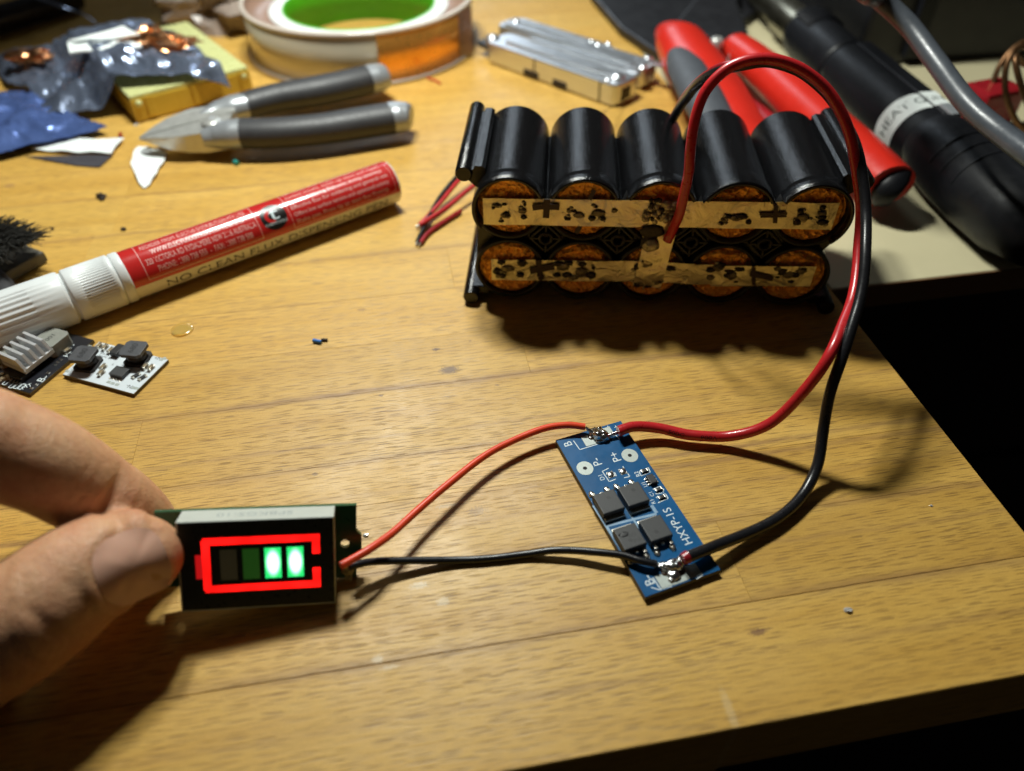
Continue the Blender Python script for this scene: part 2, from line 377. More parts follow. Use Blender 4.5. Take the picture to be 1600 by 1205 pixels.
    B['white_pcb'] = M('white_solder_mask', (.66, .72, .76), .32, var=.05, vs=.3, coat=.1)
    B['black_pcb'] = M('black_solder_mask', (.014, .015, .020), .32, var=.2, vs=.3, coat=.1)
    B['ferrite'] = M('ferrite', (.055, .056, .062), .55, var=.2, vs=1, bmp=.03, bs=3)
    B['ferrite_dark'] = M('ferrite_side', (.016, .012, .011), .6, var=.3, vs=1)
    B['grey_ferrite'] = M('grey_inductor', (.24, .245, .215), .5, var=.1, vs=.6, bmp=.02, bs=3)
    B['alu'] = M('brushed_aluminium', (.62, .63, .64), .40, metal=.45, var=.06, vs=.4, stretch=(.2, 1, 1), bmp=.015, bs=3)
    B['ceramic'] = M('tan_capacitor', (.26, .20, .115), .5, var=.15, vs=1)
    B['steel'] = M('plier_steel', (.56, .56, .53), .32, metal=.55, var=.12, vs=.3, bmp=.02, bs=2)
    B['satin_grey'] = M('satin_grey_plastic', (.36, .38, .40), .34, metal=.45, var=.05, vs=.2)
    B['grip'] = M('charcoal_rubber', (.034, .034, .037), .50, var=.15, vs=.3, bmp=.03, bs=3)
    B['tool_steel'] = M('multitool_steel', (.70, .73, .77), .34, metal=.92, var=.08, vs=.2, stretch=(.3, 1, 1), bmp=.02, bs=1.5)
    B['red_grip'] = M('red_handle', (.56, .020, .010), .33, var=.06, vs=.1, bmp=.01, bs=2)
    B['grey_grip'] = M('grey_handle_inlay', (.060, .066, .078), .55, var=.1, vs=.3, bmp=.02, bs=2)
    B['gun'] = M('black_gun_plastic', (.0075, .008, .010), .42, spec=.25, var=.12, vs=.1, bmp=.01, bs=2)
    B['cable'] = M('grey_cable', (.060, .068, .080), .36, var=.15, vs=.2, bmp=.05, bs=.6, stretch=(1, 1, 1))
    B['label'] = M('white_label', (.68, .72, .70), .5, var=.05, vs=.1)
    B['label_ink'] = M('label_ink', (.045, .060, .055), .6, var=.1)
    B['nozzle'] = M('steel_nozzle', (.36, .33, .24), .32, metal=1, var=.15, vs=.1)
    B['case'] = M('black_case', (.010, .010, .012), .45, var=.15, vs=.05, bmp=.02, bs=1)
    B['tape_clear'] = M('tape_side', (.62, .56, .42), .22, var=.06, vs=.03, stretch=(1, 1, .1), coat=.5)
    B['tape_rim'] = M('clear_rim', (.60, .52, .45), .2, var=.06, vs=.05, coat=.4)
    B['tape_copper'] = M('copper_tape', (.90, .40, .075), .30, metal=.75, var=.08, vs=.12, bmp=.04, bs=.25)
    B['tape_brown'] = M('tape_windings', (.30, .185, .135), .35, var=.1, vs=.1)
    B['core_white'] = M('white_core', (.74, .76, .76), .5, var=.03)
    B['core_green'] = M('green_core', (.075, .42, .010), .42, var=.05, vs=.1)
    B['bag_grey'] = M('antistatic_film', (.30, .36, .50), .20, metal=.75, alpha=.86, var=.35, vs=.06, bmp=.8, bs=.10)
    B['bag_blue'] = M('blue_antistatic_film', (.10, .165, .42), .22, metal=.5, var=.25, vs=.08, bmp=.6, bs=.15)
    B['yellow'] = M('yellow_plastic', (.60, .40, .045), .30, var=.05, vs=.1, sss=0)
    B['lid'] = M('pale_yellow_lid', (.60, .62, .28), .28, var=.05, vs=.1, coat=.3)
    B['paper'] = M('white_paper', (.80, .85, .84), .7, var=.04, vs=.2, bmp=.04, bs=.6)
    B['film_black'] = M('dark_film', (.065, .062, .072), .3, var=.2, vs=.1)
    B['copper'] = M('copper_scrap', (.86, .42, .20), .26, metal=1, var=.2, vs=.4, bmp=.15, bs=1)
    B['old_copper'] = M('dull_copper', (.16, .08, .035), .4, metal=.8, var=.3, vs=.2)
    B['clear_bag'] = M('cloudy_plastic_bag', (.30, .24, .20), .35, var=.2, vs=.06, bmp=.3, bs=.2)
    B['rod'] = M('dark_steel_tube', (.035, .033, .036), .30, metal=.5, var=.2, vs=.1)
    B['teal'] = M('teal_plastic', (.02, .30, .27), .4, var=.1)
    B['blue_bit'] = M('blue_insulation', (.03, .16, .52), .35, var=.1)
    B['dirt'] = M('dark_crumb', (.030, .018, .012), .7, var=.4, vs=2)
    B['glint'] = M('tin_crumb', (.7, .7, .68), .3, metal=.4, var=.1, vs=2)

def layer_mat(name, col, rough):          # printed plastic: layer lines along the tubes, tiny scratches
    m, nt, p = nodes(name); v = coords(nt)
    sep = nt.nodes.new('ShaderNodeSeparateXYZ'); nt.links.new(v, sep.inputs[0])
    ln = math_n(nt, 'SINE', math_n(nt, 'MULTIPLY', sep.outputs[1], 2 * math.pi / .42))
    n = ntex(nt, v, 1.6, 5, .7); sc = ntex(nt, coords(nt, (3, .35, 3)), 1, 3, .6, .6)
    scr = ramp(nt, sc, [(.67, (0, 0, 0)), (.72, (1, 1, 1))])
    c = mix(nt, math_n(nt, 'MULTIPLY', scr, .10), tuple(col), (.25, .25, .25))
    nt.links.new(c, p.inputs['Base Color'])
    mr = nt.nodes.new('ShaderNodeMapRange'); nt.links.new(n, mr.inputs[0]); mr.inputs[1].default_value = .3; mr.inputs[2].default_value = .7
    mr.inputs[3].default_value = rough * .8; mr.inputs[4].default_value = rough * 1.3; nt.links.new(mr.outputs[0], p.inputs['Roughness'])
    fl = ntex(nt, coords(nt, (5, .12, 5)), 1, 2, .6)
    b = bump(nt, p, ln, .014, .8); b = bump(nt, p, fl, .05, 1, b); bump(nt, p, n, .045, 1, b); p.inputs['Specular IOR Level'].default_value = .55
    return m
def foil_mat(name):
    m, nt, p = nodes(name); v = coords(nt)
    n = ntex(nt, v, .45, 5, .6, 1.2); vo = nt.nodes.new('ShaderNodeTexVoronoi'); vo.inputs['Scale'].default_value = .75; vo.feature = 'F1'
    nt.links.new(v, vo.inputs['Vector'])
    c = ramp(nt, n, [(.25, (.62, .19, .03)), (.5, (.98, .42, .055)), (.75, (1.0, .62, .13))]); nt.links.new(c, p.inputs['Base Color'])
    p.inputs['Metallic'].default_value = .40; p.inputs['Roughness'].default_value = .24
    h = math_n(nt, 'ADD', math_n(nt, 'MULTIPLY', n, 1.0), math_n(nt, 'MULTIPLY', vo.outputs['Distance'], .9))
    bump(nt, p, h, .55, 1); return m
def nickel_mat(name):
    m, nt, p = nodes(name); v = coords(nt)
    n = ntex(nt, v, .17, 5, .6, .9); n2 = ntex(nt, v, .9, 4)
    c = ramp(nt, n, [(.30, (.30, .32, .36)), (.40, (.70, .62, .42)), (.62, (.82, .74, .52)), (.72, (.45, .42, .36)), (.8, (.62, .60, .62))]); nt.links.new(c, p.inputs['Base Color'])
    p.inputs['Metallic'].default_value = .85; p.inputs['Roughness'].default_value = .32
    b = bump(nt, p, n, .9, .8); bump(nt, p, n2, .03, 1, b); return m
def glow_mat(name, col, lo, hi):           # diffuser lit by a few small LEDs behind it
    m, nt, p = nodes(name); v = coords(nt)
    n = ntex(nt, v, .16, 1); c = ramp(nt, n, [(.3, (lo, lo, lo)), (.7, (hi, hi, hi))])
    p.inputs['Base Color'].default_value = (.3, .02, .02, 1); p.inputs['Roughness'].default_value = .45
    p.inputs['Emission Color'].default_value = (*col, 1); nt.links.new(c, p.inputs['Emission Strength']); return m
def bar_mat(name):
    m, nt, p = nodes(name)
    tc = nt.nodes.new('ShaderNodeTexCoord'); mp = nt.nodes.new('ShaderNodeMapping')
    mp.inputs['Location'].default_value = (-1, -1, 0); mp.inputs['Scale'].default_value = (2, 2, 0)
    nt.links.new(tc.outputs['Generated'], mp.inputs['Vector'])
    ln = nt.nodes.new('ShaderNodeVectorMath'); ln.operation = 'LENGTH'; nt.links.new(mp.outputs['Vector'], ln.inputs[0])
    c = ramp(nt, ln.outputs['Value'], [(0, (.85, 1, .85)), (.62, (.42, 1, .60)), (1.0, (.02, .9, .20))])
    s = ramp(nt, ln.outputs['Value'], [(0, (1, 1, 1)), (.6, (.6, .6, .6)), (1.1, (.22, .22, .22))])
    nt.links.new(c, p.inputs['Emission Color']); nt.links.new(math_n(nt, 'MULTIPLY', s, 4.5), p.inputs['Emission Strength'])
    p.inputs['Base Color'].default_value = (.05, .3, .1, 1); return m
def skin_mat():
    m, nt, p = nodes('skin'); v = coords(nt)
    n = ntex(nt, v, .10, 5, .6); n2 = ntex(nt, v, .9, 4, .6)
    c = ramp(nt, n, [(.25, (.50, .225, .120)), (.5, (.61, .325, .175)), (.78, (.69, .42, .240))])
    red = ramp(nt, ntex(nt, v, .055, 4, .6), [(.45, (0, 0, 0)), (.68, (1, 1, 1))])
    c = mix(nt, math_n(nt, 'MULTIPLY', red, .30), c, (.60, .19, .115))
    c = mix(nt, .45, c, ramp(nt, n2, [(.3, (.80, .76, .74)), (.7, (1.05, 1.05, 1.05))]), 'MULTIPLY')
    nt.links.new(c, p.inputs['Base Color'])
    p.inputs['Subsurface Weight'].default_value = .22; p.inputs['Subsurface Radius'].default_value = (1, .35, .18); p.inputs['Subsurface Scale'].default_value = .0022
    p.inputs['Roughness'].default_value = .46; p.inputs['Specular IOR Level'].default_value = .42
    vo = nt.nodes.new('ShaderNodeTexVoronoi'); vo.inputs['Scale'].default_value = 1.7; vo.feature = 'DISTANCE_TO_EDGE'
    d = nt.nodes.new('ShaderNodeVectorMath'); d.operation = 'ADD'; nt.links.new(v, d.inputs[0])
    nn = nt.nodes.new('ShaderNodeTexNoise'); nn.inputs['Scale'].default_value = .8; nt.links.new(v, nn.inputs['Vector']); nt.links.new(nn.outputs['Color'], d.inputs[1])
    nt.links.new(d.outputs[0], vo.inputs['Vector'])
    b = bump(nt, p, math_n(nt, 'MINIMUM', vo.outputs['Distance'], .25), .22, 1); b = bump(nt, p, ntex(nt, v, .55, 5), .20, 1, b)
    return m

rng = random.Random(7)
# ================================================================== table and surroundings
TABLE = thing('wooden_table', 'varnished beech table top with dark grain streaks under all the parts', 'table', (0, 0, 0), TH)
mats(); B = MB
WOOD = wood_mat('beech_varnish')
U_EDGE = 128.4
ROWS = [47.6, 71.5, 92, 110.5, 124, 148, 168, 190, 213, 243, 267, 290, 313, 337, 360, 384, 407, 431, 454, 478, 502, 525]
FIXED = {9: -98.5, 10: -98.5}
for i in range(len(ROWS) - 1):
    v0, v1 = ROWS[i], ROWS[i + 1]
    cuts = [-430.0]
    j = FIXED.get(i, -330 + ((i * 137) % 290))
    if j > -420: cuts.append(j)
    if j + 260 < U_EDGE - 40 and i % 3: cuts.append(j + 255)
    cuts.append(U_EDGE)
    for a, b in zip(cuts[:-1], cuts[1:]):
        g = G(); cu, cv = (a + b) / 2, (v0 + v1) / 2
        g.box((0, 0, 0), (b - a - .03, v1 - v0 - .03, 20), bev=.05 if i else .22, seg=1)
        obj('plank', g, WOOD, TABLE, (cu, cv, -10))
for (u, v) in ((U_EDGE - 60, 110), (U_EDGE - 60, 480), (-380, 110), (-380, 480)):
    obj('table_leg', G().box((0, 0, 0), (45, 45, 700), bev=2), WOOD, TABLE, (u, v, -370))
# the cream board butted against the right edge of the table
DESK = thing('cream_desk', 'cream laminate desk board with brown edge butted against the beech table', 'desk', (0, 0, 0), TH)
obj('desk_board', G().box((0, 0, 0), (560, 440, 8.4), bev=.25, seg=1), B['cream'], DESK, (U_EDGE + .6 + 280, 168.2 + .6 + 220, -4.3))
obj('edge_strip', G().box((0, 0, 0), (560, .6, 8.5), bev=.08, seg=1), B['browned'], DESK, (U_EDGE + .6 + 280, 168.4, -4.45))
obj('cabinet_front', G().box((0, 0, 0), (540, 18, 690), bev=1), B['dark'], DESK, (U_EDGE + 290, 192, -354))
obj('drawer_rail', G().box((0, 0, 0), (540, 3, 2.4), bev=.6), B['gun'], DESK, (U_EDGE + 290, 181, -118))
fl = obj('floor', G().quad(-2500, -2500, 2500, 2500, 0), B['floor'], loc=(0, 0, -720)); fl['kind'] = 'structure'

# ================================================================== battery pack
PY = R(-3.68); PAX = Vector((math.cos(PY), math.sin(PY), 0))
P0 = Vector((40.6, 180.3, 0))
PACK = thing('battery_pack', 'black ten cell battery holder with copper foil ends and nickel strips', 'battery pack', P0, PY)
def pl(px, py, z):              # pixel at height z -> pack coordinates
    v = at(px, py, z) - P0; return Vector((v.dot(PAX), v.dot(Vector((-PAX.y, PAX.x, 0))), z))
def pf(px, py, y=-.6):          # point of the pack's front plane seen there
    d = ray(px, py); nrm = Vector((-PAX.y, PAX.x, 0)); t = (P0 + nrm * y - CP).dot(nrm) / d.dot(nrm)
    v = CP + d * t - P0; return Vector((v.dot(PAX), y, v.z))
PITCHX, Z1, Z2, RO, LEN = 20.5, 12.0, 32.5, 10.15, 42.0
def cx(i): return (i - 2) * PITCHX
# outer shell: an extruded outline with scalloped top and bottom, flanges and round rails at the corners
def outline():
    up = []
    for i in range(4, -1, -1):
        a0 = 3; a1 = 177
        for k in range(31):
            a = R(a0 + (a1 - a0) * k / 30); up.append((cx(i) + RO * math.cos(a), Z2 + RO * math.sin(a)))
    lo = []
    for i in range(5):
        a0 = 183; a1 = 357
        for k in range(23):
            a = R(a0 + (a1 - a0) * k / 22); lo.append((cx(i) + RO * math.cos(a), Z1 + RO * math.sin(a)))
    xr = cx(4) + RO; xl = cx(0) - RO
    rs = [(cx(4) + RO * math.cos(R(a)), Z1 + RO * math.sin(R(a))) for a in range(0, 50, 8)]
    rs += [(cx(4) + 8.6, (Z1 + Z2) / 2)]
    rs += [(cx(4) + RO * math.cos(R(a)), Z2 + RO * math.sin(R(a))) for a in range(-48, 4, 8)]
    ls = [(xl + .2, Z2 - 2), (xl + .9, (Z1 + Z2) / 2), (xl + .2, Z1 + 2)]
    return up + ls + lo + rs
MXZ = Matrix(((1, 0, 0, 0), (0, 0, 1, 0), (0, 1, 0, 0), (0, 0, 0, 1)))    # (x, z, depth) -> (x, depth, z)
g = G()
poly = outline()
# shell walls with smooth cylinders: build per facet strip so that the tops shade as cylinders
n = len(poly); vs = [(p[0], y, p[1]) for y in (2.2, LEN) for p in poly]
fs = [(k, (k + 1) % n, n + (k + 1) % n, n + k) for k in range(n)]
b = bmesh.new(); bv = [b.verts.new(v) for v in vs]
for f in fs: b.faces.new([bv[i] for i in f])
b.faces.new([bv[i] for i in range(n)]); b.faces.new([bv[i] for i in range(2 * n - 1, n - 1, -1)])
bmesh.ops.recalc_face_normals(b, faces=b.faces[:])
for e in b.edges:
    if len(e.link_faces) == 2 and e.calc_face_angle(0) > R(28): e.smooth = False
bmesh.ops.split_edges(b, edges=[e for e in b.edges if not e.smooth])
g.bm(b, True)
obj('holder_shell', g, B['print'], PACK)
# sleeves: a ring round each cell, standing proud of the recessed webs
ring = G()
for i in range(5):
    for zc in (Z1, Z2):
        ring.lathe([(9.05, 3.2), (9.05, -.1), (9.2, -.35), (9.95, -.35), (10.18, -.1), (10.18, 2.6)], 44,
                   Matrix.Translation((cx(i), 0, zc)) @ Matrix.Rotation(R(-90), 4, 'X'))
obj('sleeve_rims', ring, B['print_matt'], PACK)
for i in range(5):              # the upper half of each upper sleeve juts out like a visor
    a0, a1 = (R(27), R(153))
    if i == 4: a0 = R(-50)
    if i == 0: a1 = R(215)
    MV = Matrix.Translation((cx(i), 0, Z2)) @ Matrix(((1, 0, 0, 0), (0, 0, 1, 0), (0, 1, 0, 0), (0, 0, 0, 1)))
    vz = G().lathe([(9.25, 2.2), (9.15, -2.3), (9.3, -2.6), (9.95, -2.6), (10.19, -2.35), (10.20, 2.6), (10.1, 2.62)], 36, MV, a0=a0, a1=a1)
    obj('sleeve_visor', vz, B['print'], PACK)
lipr = G().lathe([(10.16, -2.4), (10.32, -2.3), (10.38, -1.8), (10.38, 3.4), (10.3, 4.0), (10.16, 4.1)], 30,
                 Matrix.Translation((cx(3), 0, Z2)) @ MXZ, a0=R(22), a1=R(158))
obj('cracked_lip', lipr, B['print'], PACK)
# rails and flanges
for (x, z) in ((cx(0) - RO - 2.5, Z2 + 7.6), (cx(4) + RO + 2.5, Z2 + 7.6), (cx(0) - RO - 1.6, Z1 - 9.6), (cx(4) + RO + 1.6, Z1 - 9.6)):
    rg = G(); top = z > 20; sgn = -1 if x < 0 else 1
    ry = 3.4 if top else -2.2
    rg.tube([(x, ry, z), (x, ry + .5, z), (x, LEN + 3.2, z), (x, LEN + 4, z)], [2.05, 2.4, 2.4, 2.0], 20)
    if top:                     # wedge between the rail and the first sleeve with a narrow flat on top
        q = [(0, -1.2), (0, 1.0), (-sgn * 2.6, 1.0), (-sgn * 3.0, 2.0), (-sgn * 5.0, 2.05), (-sgn * 5.9, 1.4), (-sgn * 5.9, -4.5), (-sgn * 3.5, -4.5)]
        if sgn > 0: q = q[::-1]
        rg.prism([(a_ + x, b_ + z) for a_, b_ in q], 4.4, LEN - .6, MXZ)
    else: rg.box((x - sgn * 2.8, LEN / 2, z + 1.2), (5.2, LEN - 1, 2.6), bev=.25, seg=1)
    obj('rail', rg, B['print'], PACK)
# star shaped webs between four cells
wb = G()
for i in range(4):
    x0 = (cx(i) + cx(i + 1)) / 2; zc = (Z1 + Z2) / 2
    wb.lathe([(1.35, 1.9), (1.35, 0.25), (2.15, 0.25), (2.15, 1.9)], 18, Matrix.Translation((x0, 0, zc)) @ Matrix.Rotation(R(-90), 4, 'X'))
    for k in range(4):
        a = R(90 * k); wb.box((x0 + math.cos(a) * 3.3, 1.1, zc + math.sin(a) * 3.3), (2.6 if k % 2 == 0 else .5, 1.4, .5 if k % 2 == 0 else 2.6))
    for k in range(4):
        a = R(45 + 90 * k); c, s_ = math.cos(a), math.sin(a)
        mm = Matrix.Translation((x0 + c * 3.15, 1.2, zc + s_ * 3.15)) @ Matrix.Rotation(-a + R(90), 4, 'Y')
        wb.box((0, 0, 0), (5.2, 1.2, .5), mm)
obj('web_ribs', wb, B['print_matt'], PACK)
# cells: the foil covered end of each, crumpled to an uneven outline
def foil_disk(r, seed, flat):
    rr = random.Random(seed); g = G(); nr, na = 9, 44
    rad = [r * (1 - .12 * flat * max(0, noise.noise(Vector((math.cos(2 * math.pi * k / na) * 1.3 + seed * 5, math.sin(2 * math.pi * k / na) * 1.3, seed))) * 2)) for k in range(na)]
    vs = [(0, -.2, 0)]
    for i in range(1, nr + 1):
        for k in range(na):
            a = 2 * math.pi * k / na; q = rad[k] * i / nr
            x, z = q * math.cos(a), q * math.sin(a)
            y = .75 * noise.noise(Vector((x * .42, z * .42, seed * 7.7))) + .50 * noise.noise(Vector((x * 1.1, z * 1.1, seed * 3.1))) - (.35 if i == nr - 1 else 0) + (.6 if i == nr else 0)
            vs.append((x, y, z))
    fs = [(0, 1 + (k + 1) % na, 1 + k) for k in range(na)]
    for i in range(nr - 1):
        for k in range(na):
            a = 1 + i * na + k; b_ = 1 + i * na + (k + 1) % na
            fs.append((a, b_, b_ + na, a + na))
    return g.add(vs, fs, False)
for j, zc in enumerate((Z2, Z1)):
    for i in range(5):
        g = foil_disk(8.7 - .25 * ((i * 3 + j) % 3), 3 + i + 11 * j, 1.3 if (i, j) != (1, 0) else .6)
        g.tube([(0, .8, 0), (0, LEN - 2, 0)], 8.9, 20)
        obj('cell', g, B['foil'], PACK, (cx(i), .5, zc))
# nickel strips
def strip(name, x0, x1, z0, z1, y, seed, th=.22, skew=0, M_=None):
    g = G(); nu, nv = max(4, int(abs(x1 - x0) / 1.1)), 5
    def fn(u, v, back=0):
        x = x0 + (x1 - x0) * u; z = z0 + (z1 - z0) * v + skew * u
        d = .30 * noise.noise(Vector((x * .16, z * .2, seed))) + .10 * noise.noise(Vector((x * .6, z * .6, seed * 2)))
        return (x, y + d - back, z)
    g.grid(nu, nv, lambda u, v: fn(u, v)); g.grid(nu, nv, lambda u, v: fn(1 - u, v, -th))
    return obj(name, g, B['nickel'], PACK)
a = pf(755, 330); b_ = pf(1305, 338)
ZU0, ZU1 = pf(756, 350).z, pf(756, 311).z
s1 = strip('nickel_strip', a.x, b_.x, a.z - 4.1, a.z + 4.1, -.85, 1.3, skew=b_.z - a.z)
a2 = pf(768, 421); b2 = pf(1012, 424); c2 = pf(1046, 428); d2 = pf(1140, 430); e2 = pf(1168, 428); f2 = pf(1270, 430)
s2 = strip('nickel_strip', a2.x, b2.x + 3, a2.z - 3.6, a2.z + 3.6, -.85, 4.1, skew=b2.z - a2.z)
s3 = strip('nickel_strip', b2.x, d2.x + 2, b2.z - 3.5, b2.z + 3.5, -1.0, 6.3, skew=d2.z - b2.z)
s4 = strip('nickel_strip', d2.x - 5, f2.x, d2.z - 3.6, d2.z + 3.4, -1.25, 8.7, skew=f2.z - d2.z)
# the upright link in the middle, leaning
t0 = pf(1010, 446); t1 = pf(1040, 335)
lk = G(); ax_ = (t1 - t0); L_ = ax_.length; ax_.normalize(); px_ = Vector((ax_.z, 0, -ax_.x))
lk.grid(6, 22, lambda u, v: t0 + ax_ * (L_ * v) + px_ * ((u - .5) * 8.2) + Vector((0, -.75 - .5 * math.sin(v * 7) * .5 + .3 * noise.noise(Vector((u * 2, v * 8, 3))), 0)))
lk.grid(6, 22, lambda u, v: t0 + ax_ * (L_ * v) + px_ * ((.5 - u) * 8.2) + Vector((0, -.5 - .5 * math.sin(v * 7) * .5 + .3 * noise.noise(Vector(((1 - u) * 2, v * 8, 3))), 0)))
s5 = obj('nickel_link', lk, B['nickel'], PACK)
def on_front(g, pts, y):        # polygon given in pixels, laid on the front of the strips
    vs = [pf(px, py, y) for px, py in pts]; g.add(vs, [tuple(range(len(vs) - 1, -1, -1))], False)
# weld burns
wr = random.Random(3)
bn = G()
spots = [(771, 325, 2.4), (791, 336, 5), (783, 346, 3), (820, 320, 3), (818, 340, 4.4), (788, 320, 2.4), (887, 342, 3.4), (898, 331, 2.4), (925, 342, 4), (942, 342, 3.8), (931, 324, 2.4), (1150, 341, 3), (1138, 339, 5), (1160, 339, 5), (1170, 348, 3), (1128, 350, 2.5), (1246, 348, 5), (1252, 331, 3.5), (1284, 340, 5), (1286, 325, 5), (1285, 348, 5), (1262, 341, 2),
         (783, 410, 5), (776, 424, 6), (786, 431, 4), (815, 412, 5), (813, 430, 4), (873, 413, 6), (889, 412, 4), (910, 413, 4.4), (886, 430, 6), (870, 430, 4), (908, 429, 3), (924, 431, 5), (927, 419, 3), (1110, 422, 6), (1125, 416, 7), (1140, 424, 5), (1155, 421, 6), (1150, 440, 3), (1137, 430, 4), (1222, 425, 6), (1236, 440, 5), (1255, 421, 5), (1243, 430, 6), (1215, 433, 3),
         (995, 418, 5), (1005, 408, 4), (1048, 420, 5), (1015, 424, 4), (1030, 440, 4), (996, 445, 5), (1012, 447, 4), (1023, 370, 3), (1010, 372, 4)]
for k, (x, y, r) in enumerate(spots):
    c = pf(x, y, -1.25); r = r / 5.75 * .85
    bn.blob((c.x, c.y + (.0 if y > 400 else .1), c.z), (r * wr.uniform(1.0, 1.9), .36, r * wr.uniform(.8, 1.35)), k, .55, 1.4, 3)
o = obj('weld_marks', bn, B['burn'], PACK); o['kind'] = 'stuff'
sc_ = G()
for k, (x, y, r) in enumerate(((793, 420, 12), (780, 432, 9), (880, 417, 15), (908, 426, 16), (895, 434, 11), (1010, 413, 14), (1026, 440, 13), (1000, 444, 10), (1122, 419, 15), (1142, 431, 13), (1110, 434, 10), (1232, 430, 16), (1252, 424, 12), (1215, 420, 9), (816, 330, 10), (790, 338, 10), (776, 322, 7), (905, 337, 12), (935, 334, 13), (890, 330, 8), (1150, 341, 13), (1132, 345, 8), (1255, 340, 12), (1285, 334, 9), (960, 330, 7))):
    c = pf(x, y, -1.28); r = r / 5.75 * .62
    sc_.blob((c.x, c.y + (-.02 if y > 400 else .10), c.z), (r * wr.uniform(.9, 1.3), .26, r * wr.uniform(.6, .95)), k + 90, .5, 1.3, 3)
o = obj('scorch_marks', sc_, B['scorch'], PACK); o['kind'] = 'stuff'
tb = G()
for k in range(60):
    x, y, r = spots[wr.randrange(len(spots))]; c = pf(x + wr.uniform(-7, 7), y + wr.uniform(-5, 5), -1.2)
    tb.blob((c.x, c.y + .15, c.z), (wr.uniform(.3, .7), .35, wr.uniform(.3, .6)), k, .5, 1.2, 2)
o = obj('weld_beads', tb, B['dull_solder'], PACK); o['kind'] = 'stuff'
# felt pen marks
im = G()
def inkline(pts, wpx, y=-1.45, new=True):
    global im
    if new: im = G()
    for (x0, y0), (x1, y1) in zip(pts[:-1], pts[1:]):
        dx, dy = x1 - x0, y1 - y0; l = math.hypot(dx, dy); nx, ny = -dy / l * wpx / 2, dx / l * wpx / 2
        q = [pf(x0 + nx, y0 + ny, y), pf(x1 + nx, y1 + ny, y), pf(x1 - nx, y1 - ny, y), pf(x0 - nx, y0 - ny, y)]
        q2 = [v + Vector((0, .12, 0)) for v in q]
        im.add(q + q2, [(0, 1, 2, 3), (7, 6, 5, 4), (0, 4, 5, 1), (1, 5, 6, 2), (2, 6, 7, 3), (3, 7, 4, 0)], False)
def inkdone(): obj('ink_mark', im, B['ink'], PACK)
inkline([(832, 325), (846, 323), (874, 324)], 9); inkline([(855, 312), (853, 341)], 10, -1.5, False); inkdone()
inkline([(828, 424), (845, 421), (866, 417)], 9); inkline([(841, 407), (844, 432), (848, 437)], 9, -1.5, False); inkdone()
inkline([(1187, 335), (1230, 334)], 3.4); inkline([(1188, 339), (1229, 338)], 3.4, -1.46, False); inkline([(1213, 321), (1211, 349)], 7, -1.5, False); inkdone()
inkline([(1172, 428), (1208, 436)], 8, -1.9); inkline([(1178, 418), (1178, 446)], 6, -1.95, False); inkdone()
inkline([(929, 297), (921, 312)], 7, -.9); inkdone(); inkline([(907, 353), (900, 365)], 7, -.9); inkdone()
# solder mess where the red lead meets the strips
sm = G(); c = pf(1032, 332, -1.6)
for k in range(24):
    sm.blob((c.x + wr.uniform(-4.4, 4.2), c.y + wr.uniform(0, .8), c.z + wr.uniform(-3.4, 3.2)), (wr.uniform(.7, 1.4), wr.uniform(.6, 1.1), wr.uniform(.6, 1.2)), k, .5, 1.4, 2)
c = pf(1022, 383, -1.8); sm.blob((c.x - .8, c.y, c.z - .2), (2.2, 1.2, 1.9), 9, .3, 1.0, 3)
obj('solder_joint', sm, B['dull_solder'], PACK)
fx = G(); c = pf(1019, 362, -1.45); fx.blob((c.x, c.y, c.z), (3.5, .35, 2.1), 4, .15, 1, 3)
c = pf(1018, 380, -1.4); fx.blob((c.x - .6, c.y, c.z), (2.6, .5, 2.4), 5, .3, 1, 3)
for k in range(10):
    c = pf(1032 + wr.uniform(-22, 22), 332 + wr.uniform(-20, 18), -1.5); fx.blob((c.x, c.y, c.z), (wr.uniform(.5, 1.2), .5, wr.uniform(.5, 1.1)), k + 30, .5, 1.3, 2)
obj('flux_residue', fx, B['burn'], PACK)

# ================================================================== protection board
BO = Vector((27.3, 105.9, 0)); BYAW = R(20.6)
BOARD = thing('protection_board', 'blue battery protection circuit board lying bare on the wood, four square black chips', 'circuit board', BO, BYAW)
bx = Vector((math.cos(BYAW), math.sin(BYAW), 0)); by = Vector((-bx.y, bx.x, 0))
def bl(px, py, z=1.62):
    v = at(px, py, z) - BO; return Vector((v.dot(bx), v.dot(by), z))
TB = 1.6
g = G(); hw, hh = 9.0, 23.3
g.box((0, 0, TB / 2 + .1), (2 * hw, 2 * hh, TB - .2), bev=.08, seg=1)
obj('board_core', g, B['pcb_edge'], BOARD)
obj('solder_mask', G().box((0, 0, TB), (2 * hw - .06, 2 * hh - .06, .12), bev=.04, seg=1), B['blue'], BOARD)
ZT = TB + .075
sk = G(); S90 = Matrix.Rotation(R(90), 4, 'Z')
def btext(body, px, py, size, cond=1):
    c = bl(px, py, TB); sk.text(body, size, Matrix.Translation((c.x, c.y, ZT)) @ S90, 'CENTER', cond=cond)
btext('HXYP-1S', 1059, 822, 2.75, 1.0)
btext('P-', 933, 722, 3.0); btext('P+', 962, 714, 3.0); btext('B', 888, 694, 2.9); btext('B-', 1014, 907, 2.9)
btext('D1', 940, 746, 1.6); btext('R2', 996, 741, 1.5); btext('U1', 1007, 757, 1.4); btext('C1', 1018, 772, 1.3); btext('R1', 1020, 784, 1.4)
c = bl(963, 668, TB); sk.text('+', 2.2, Matrix.Translation((c.x, c.y, ZT)))
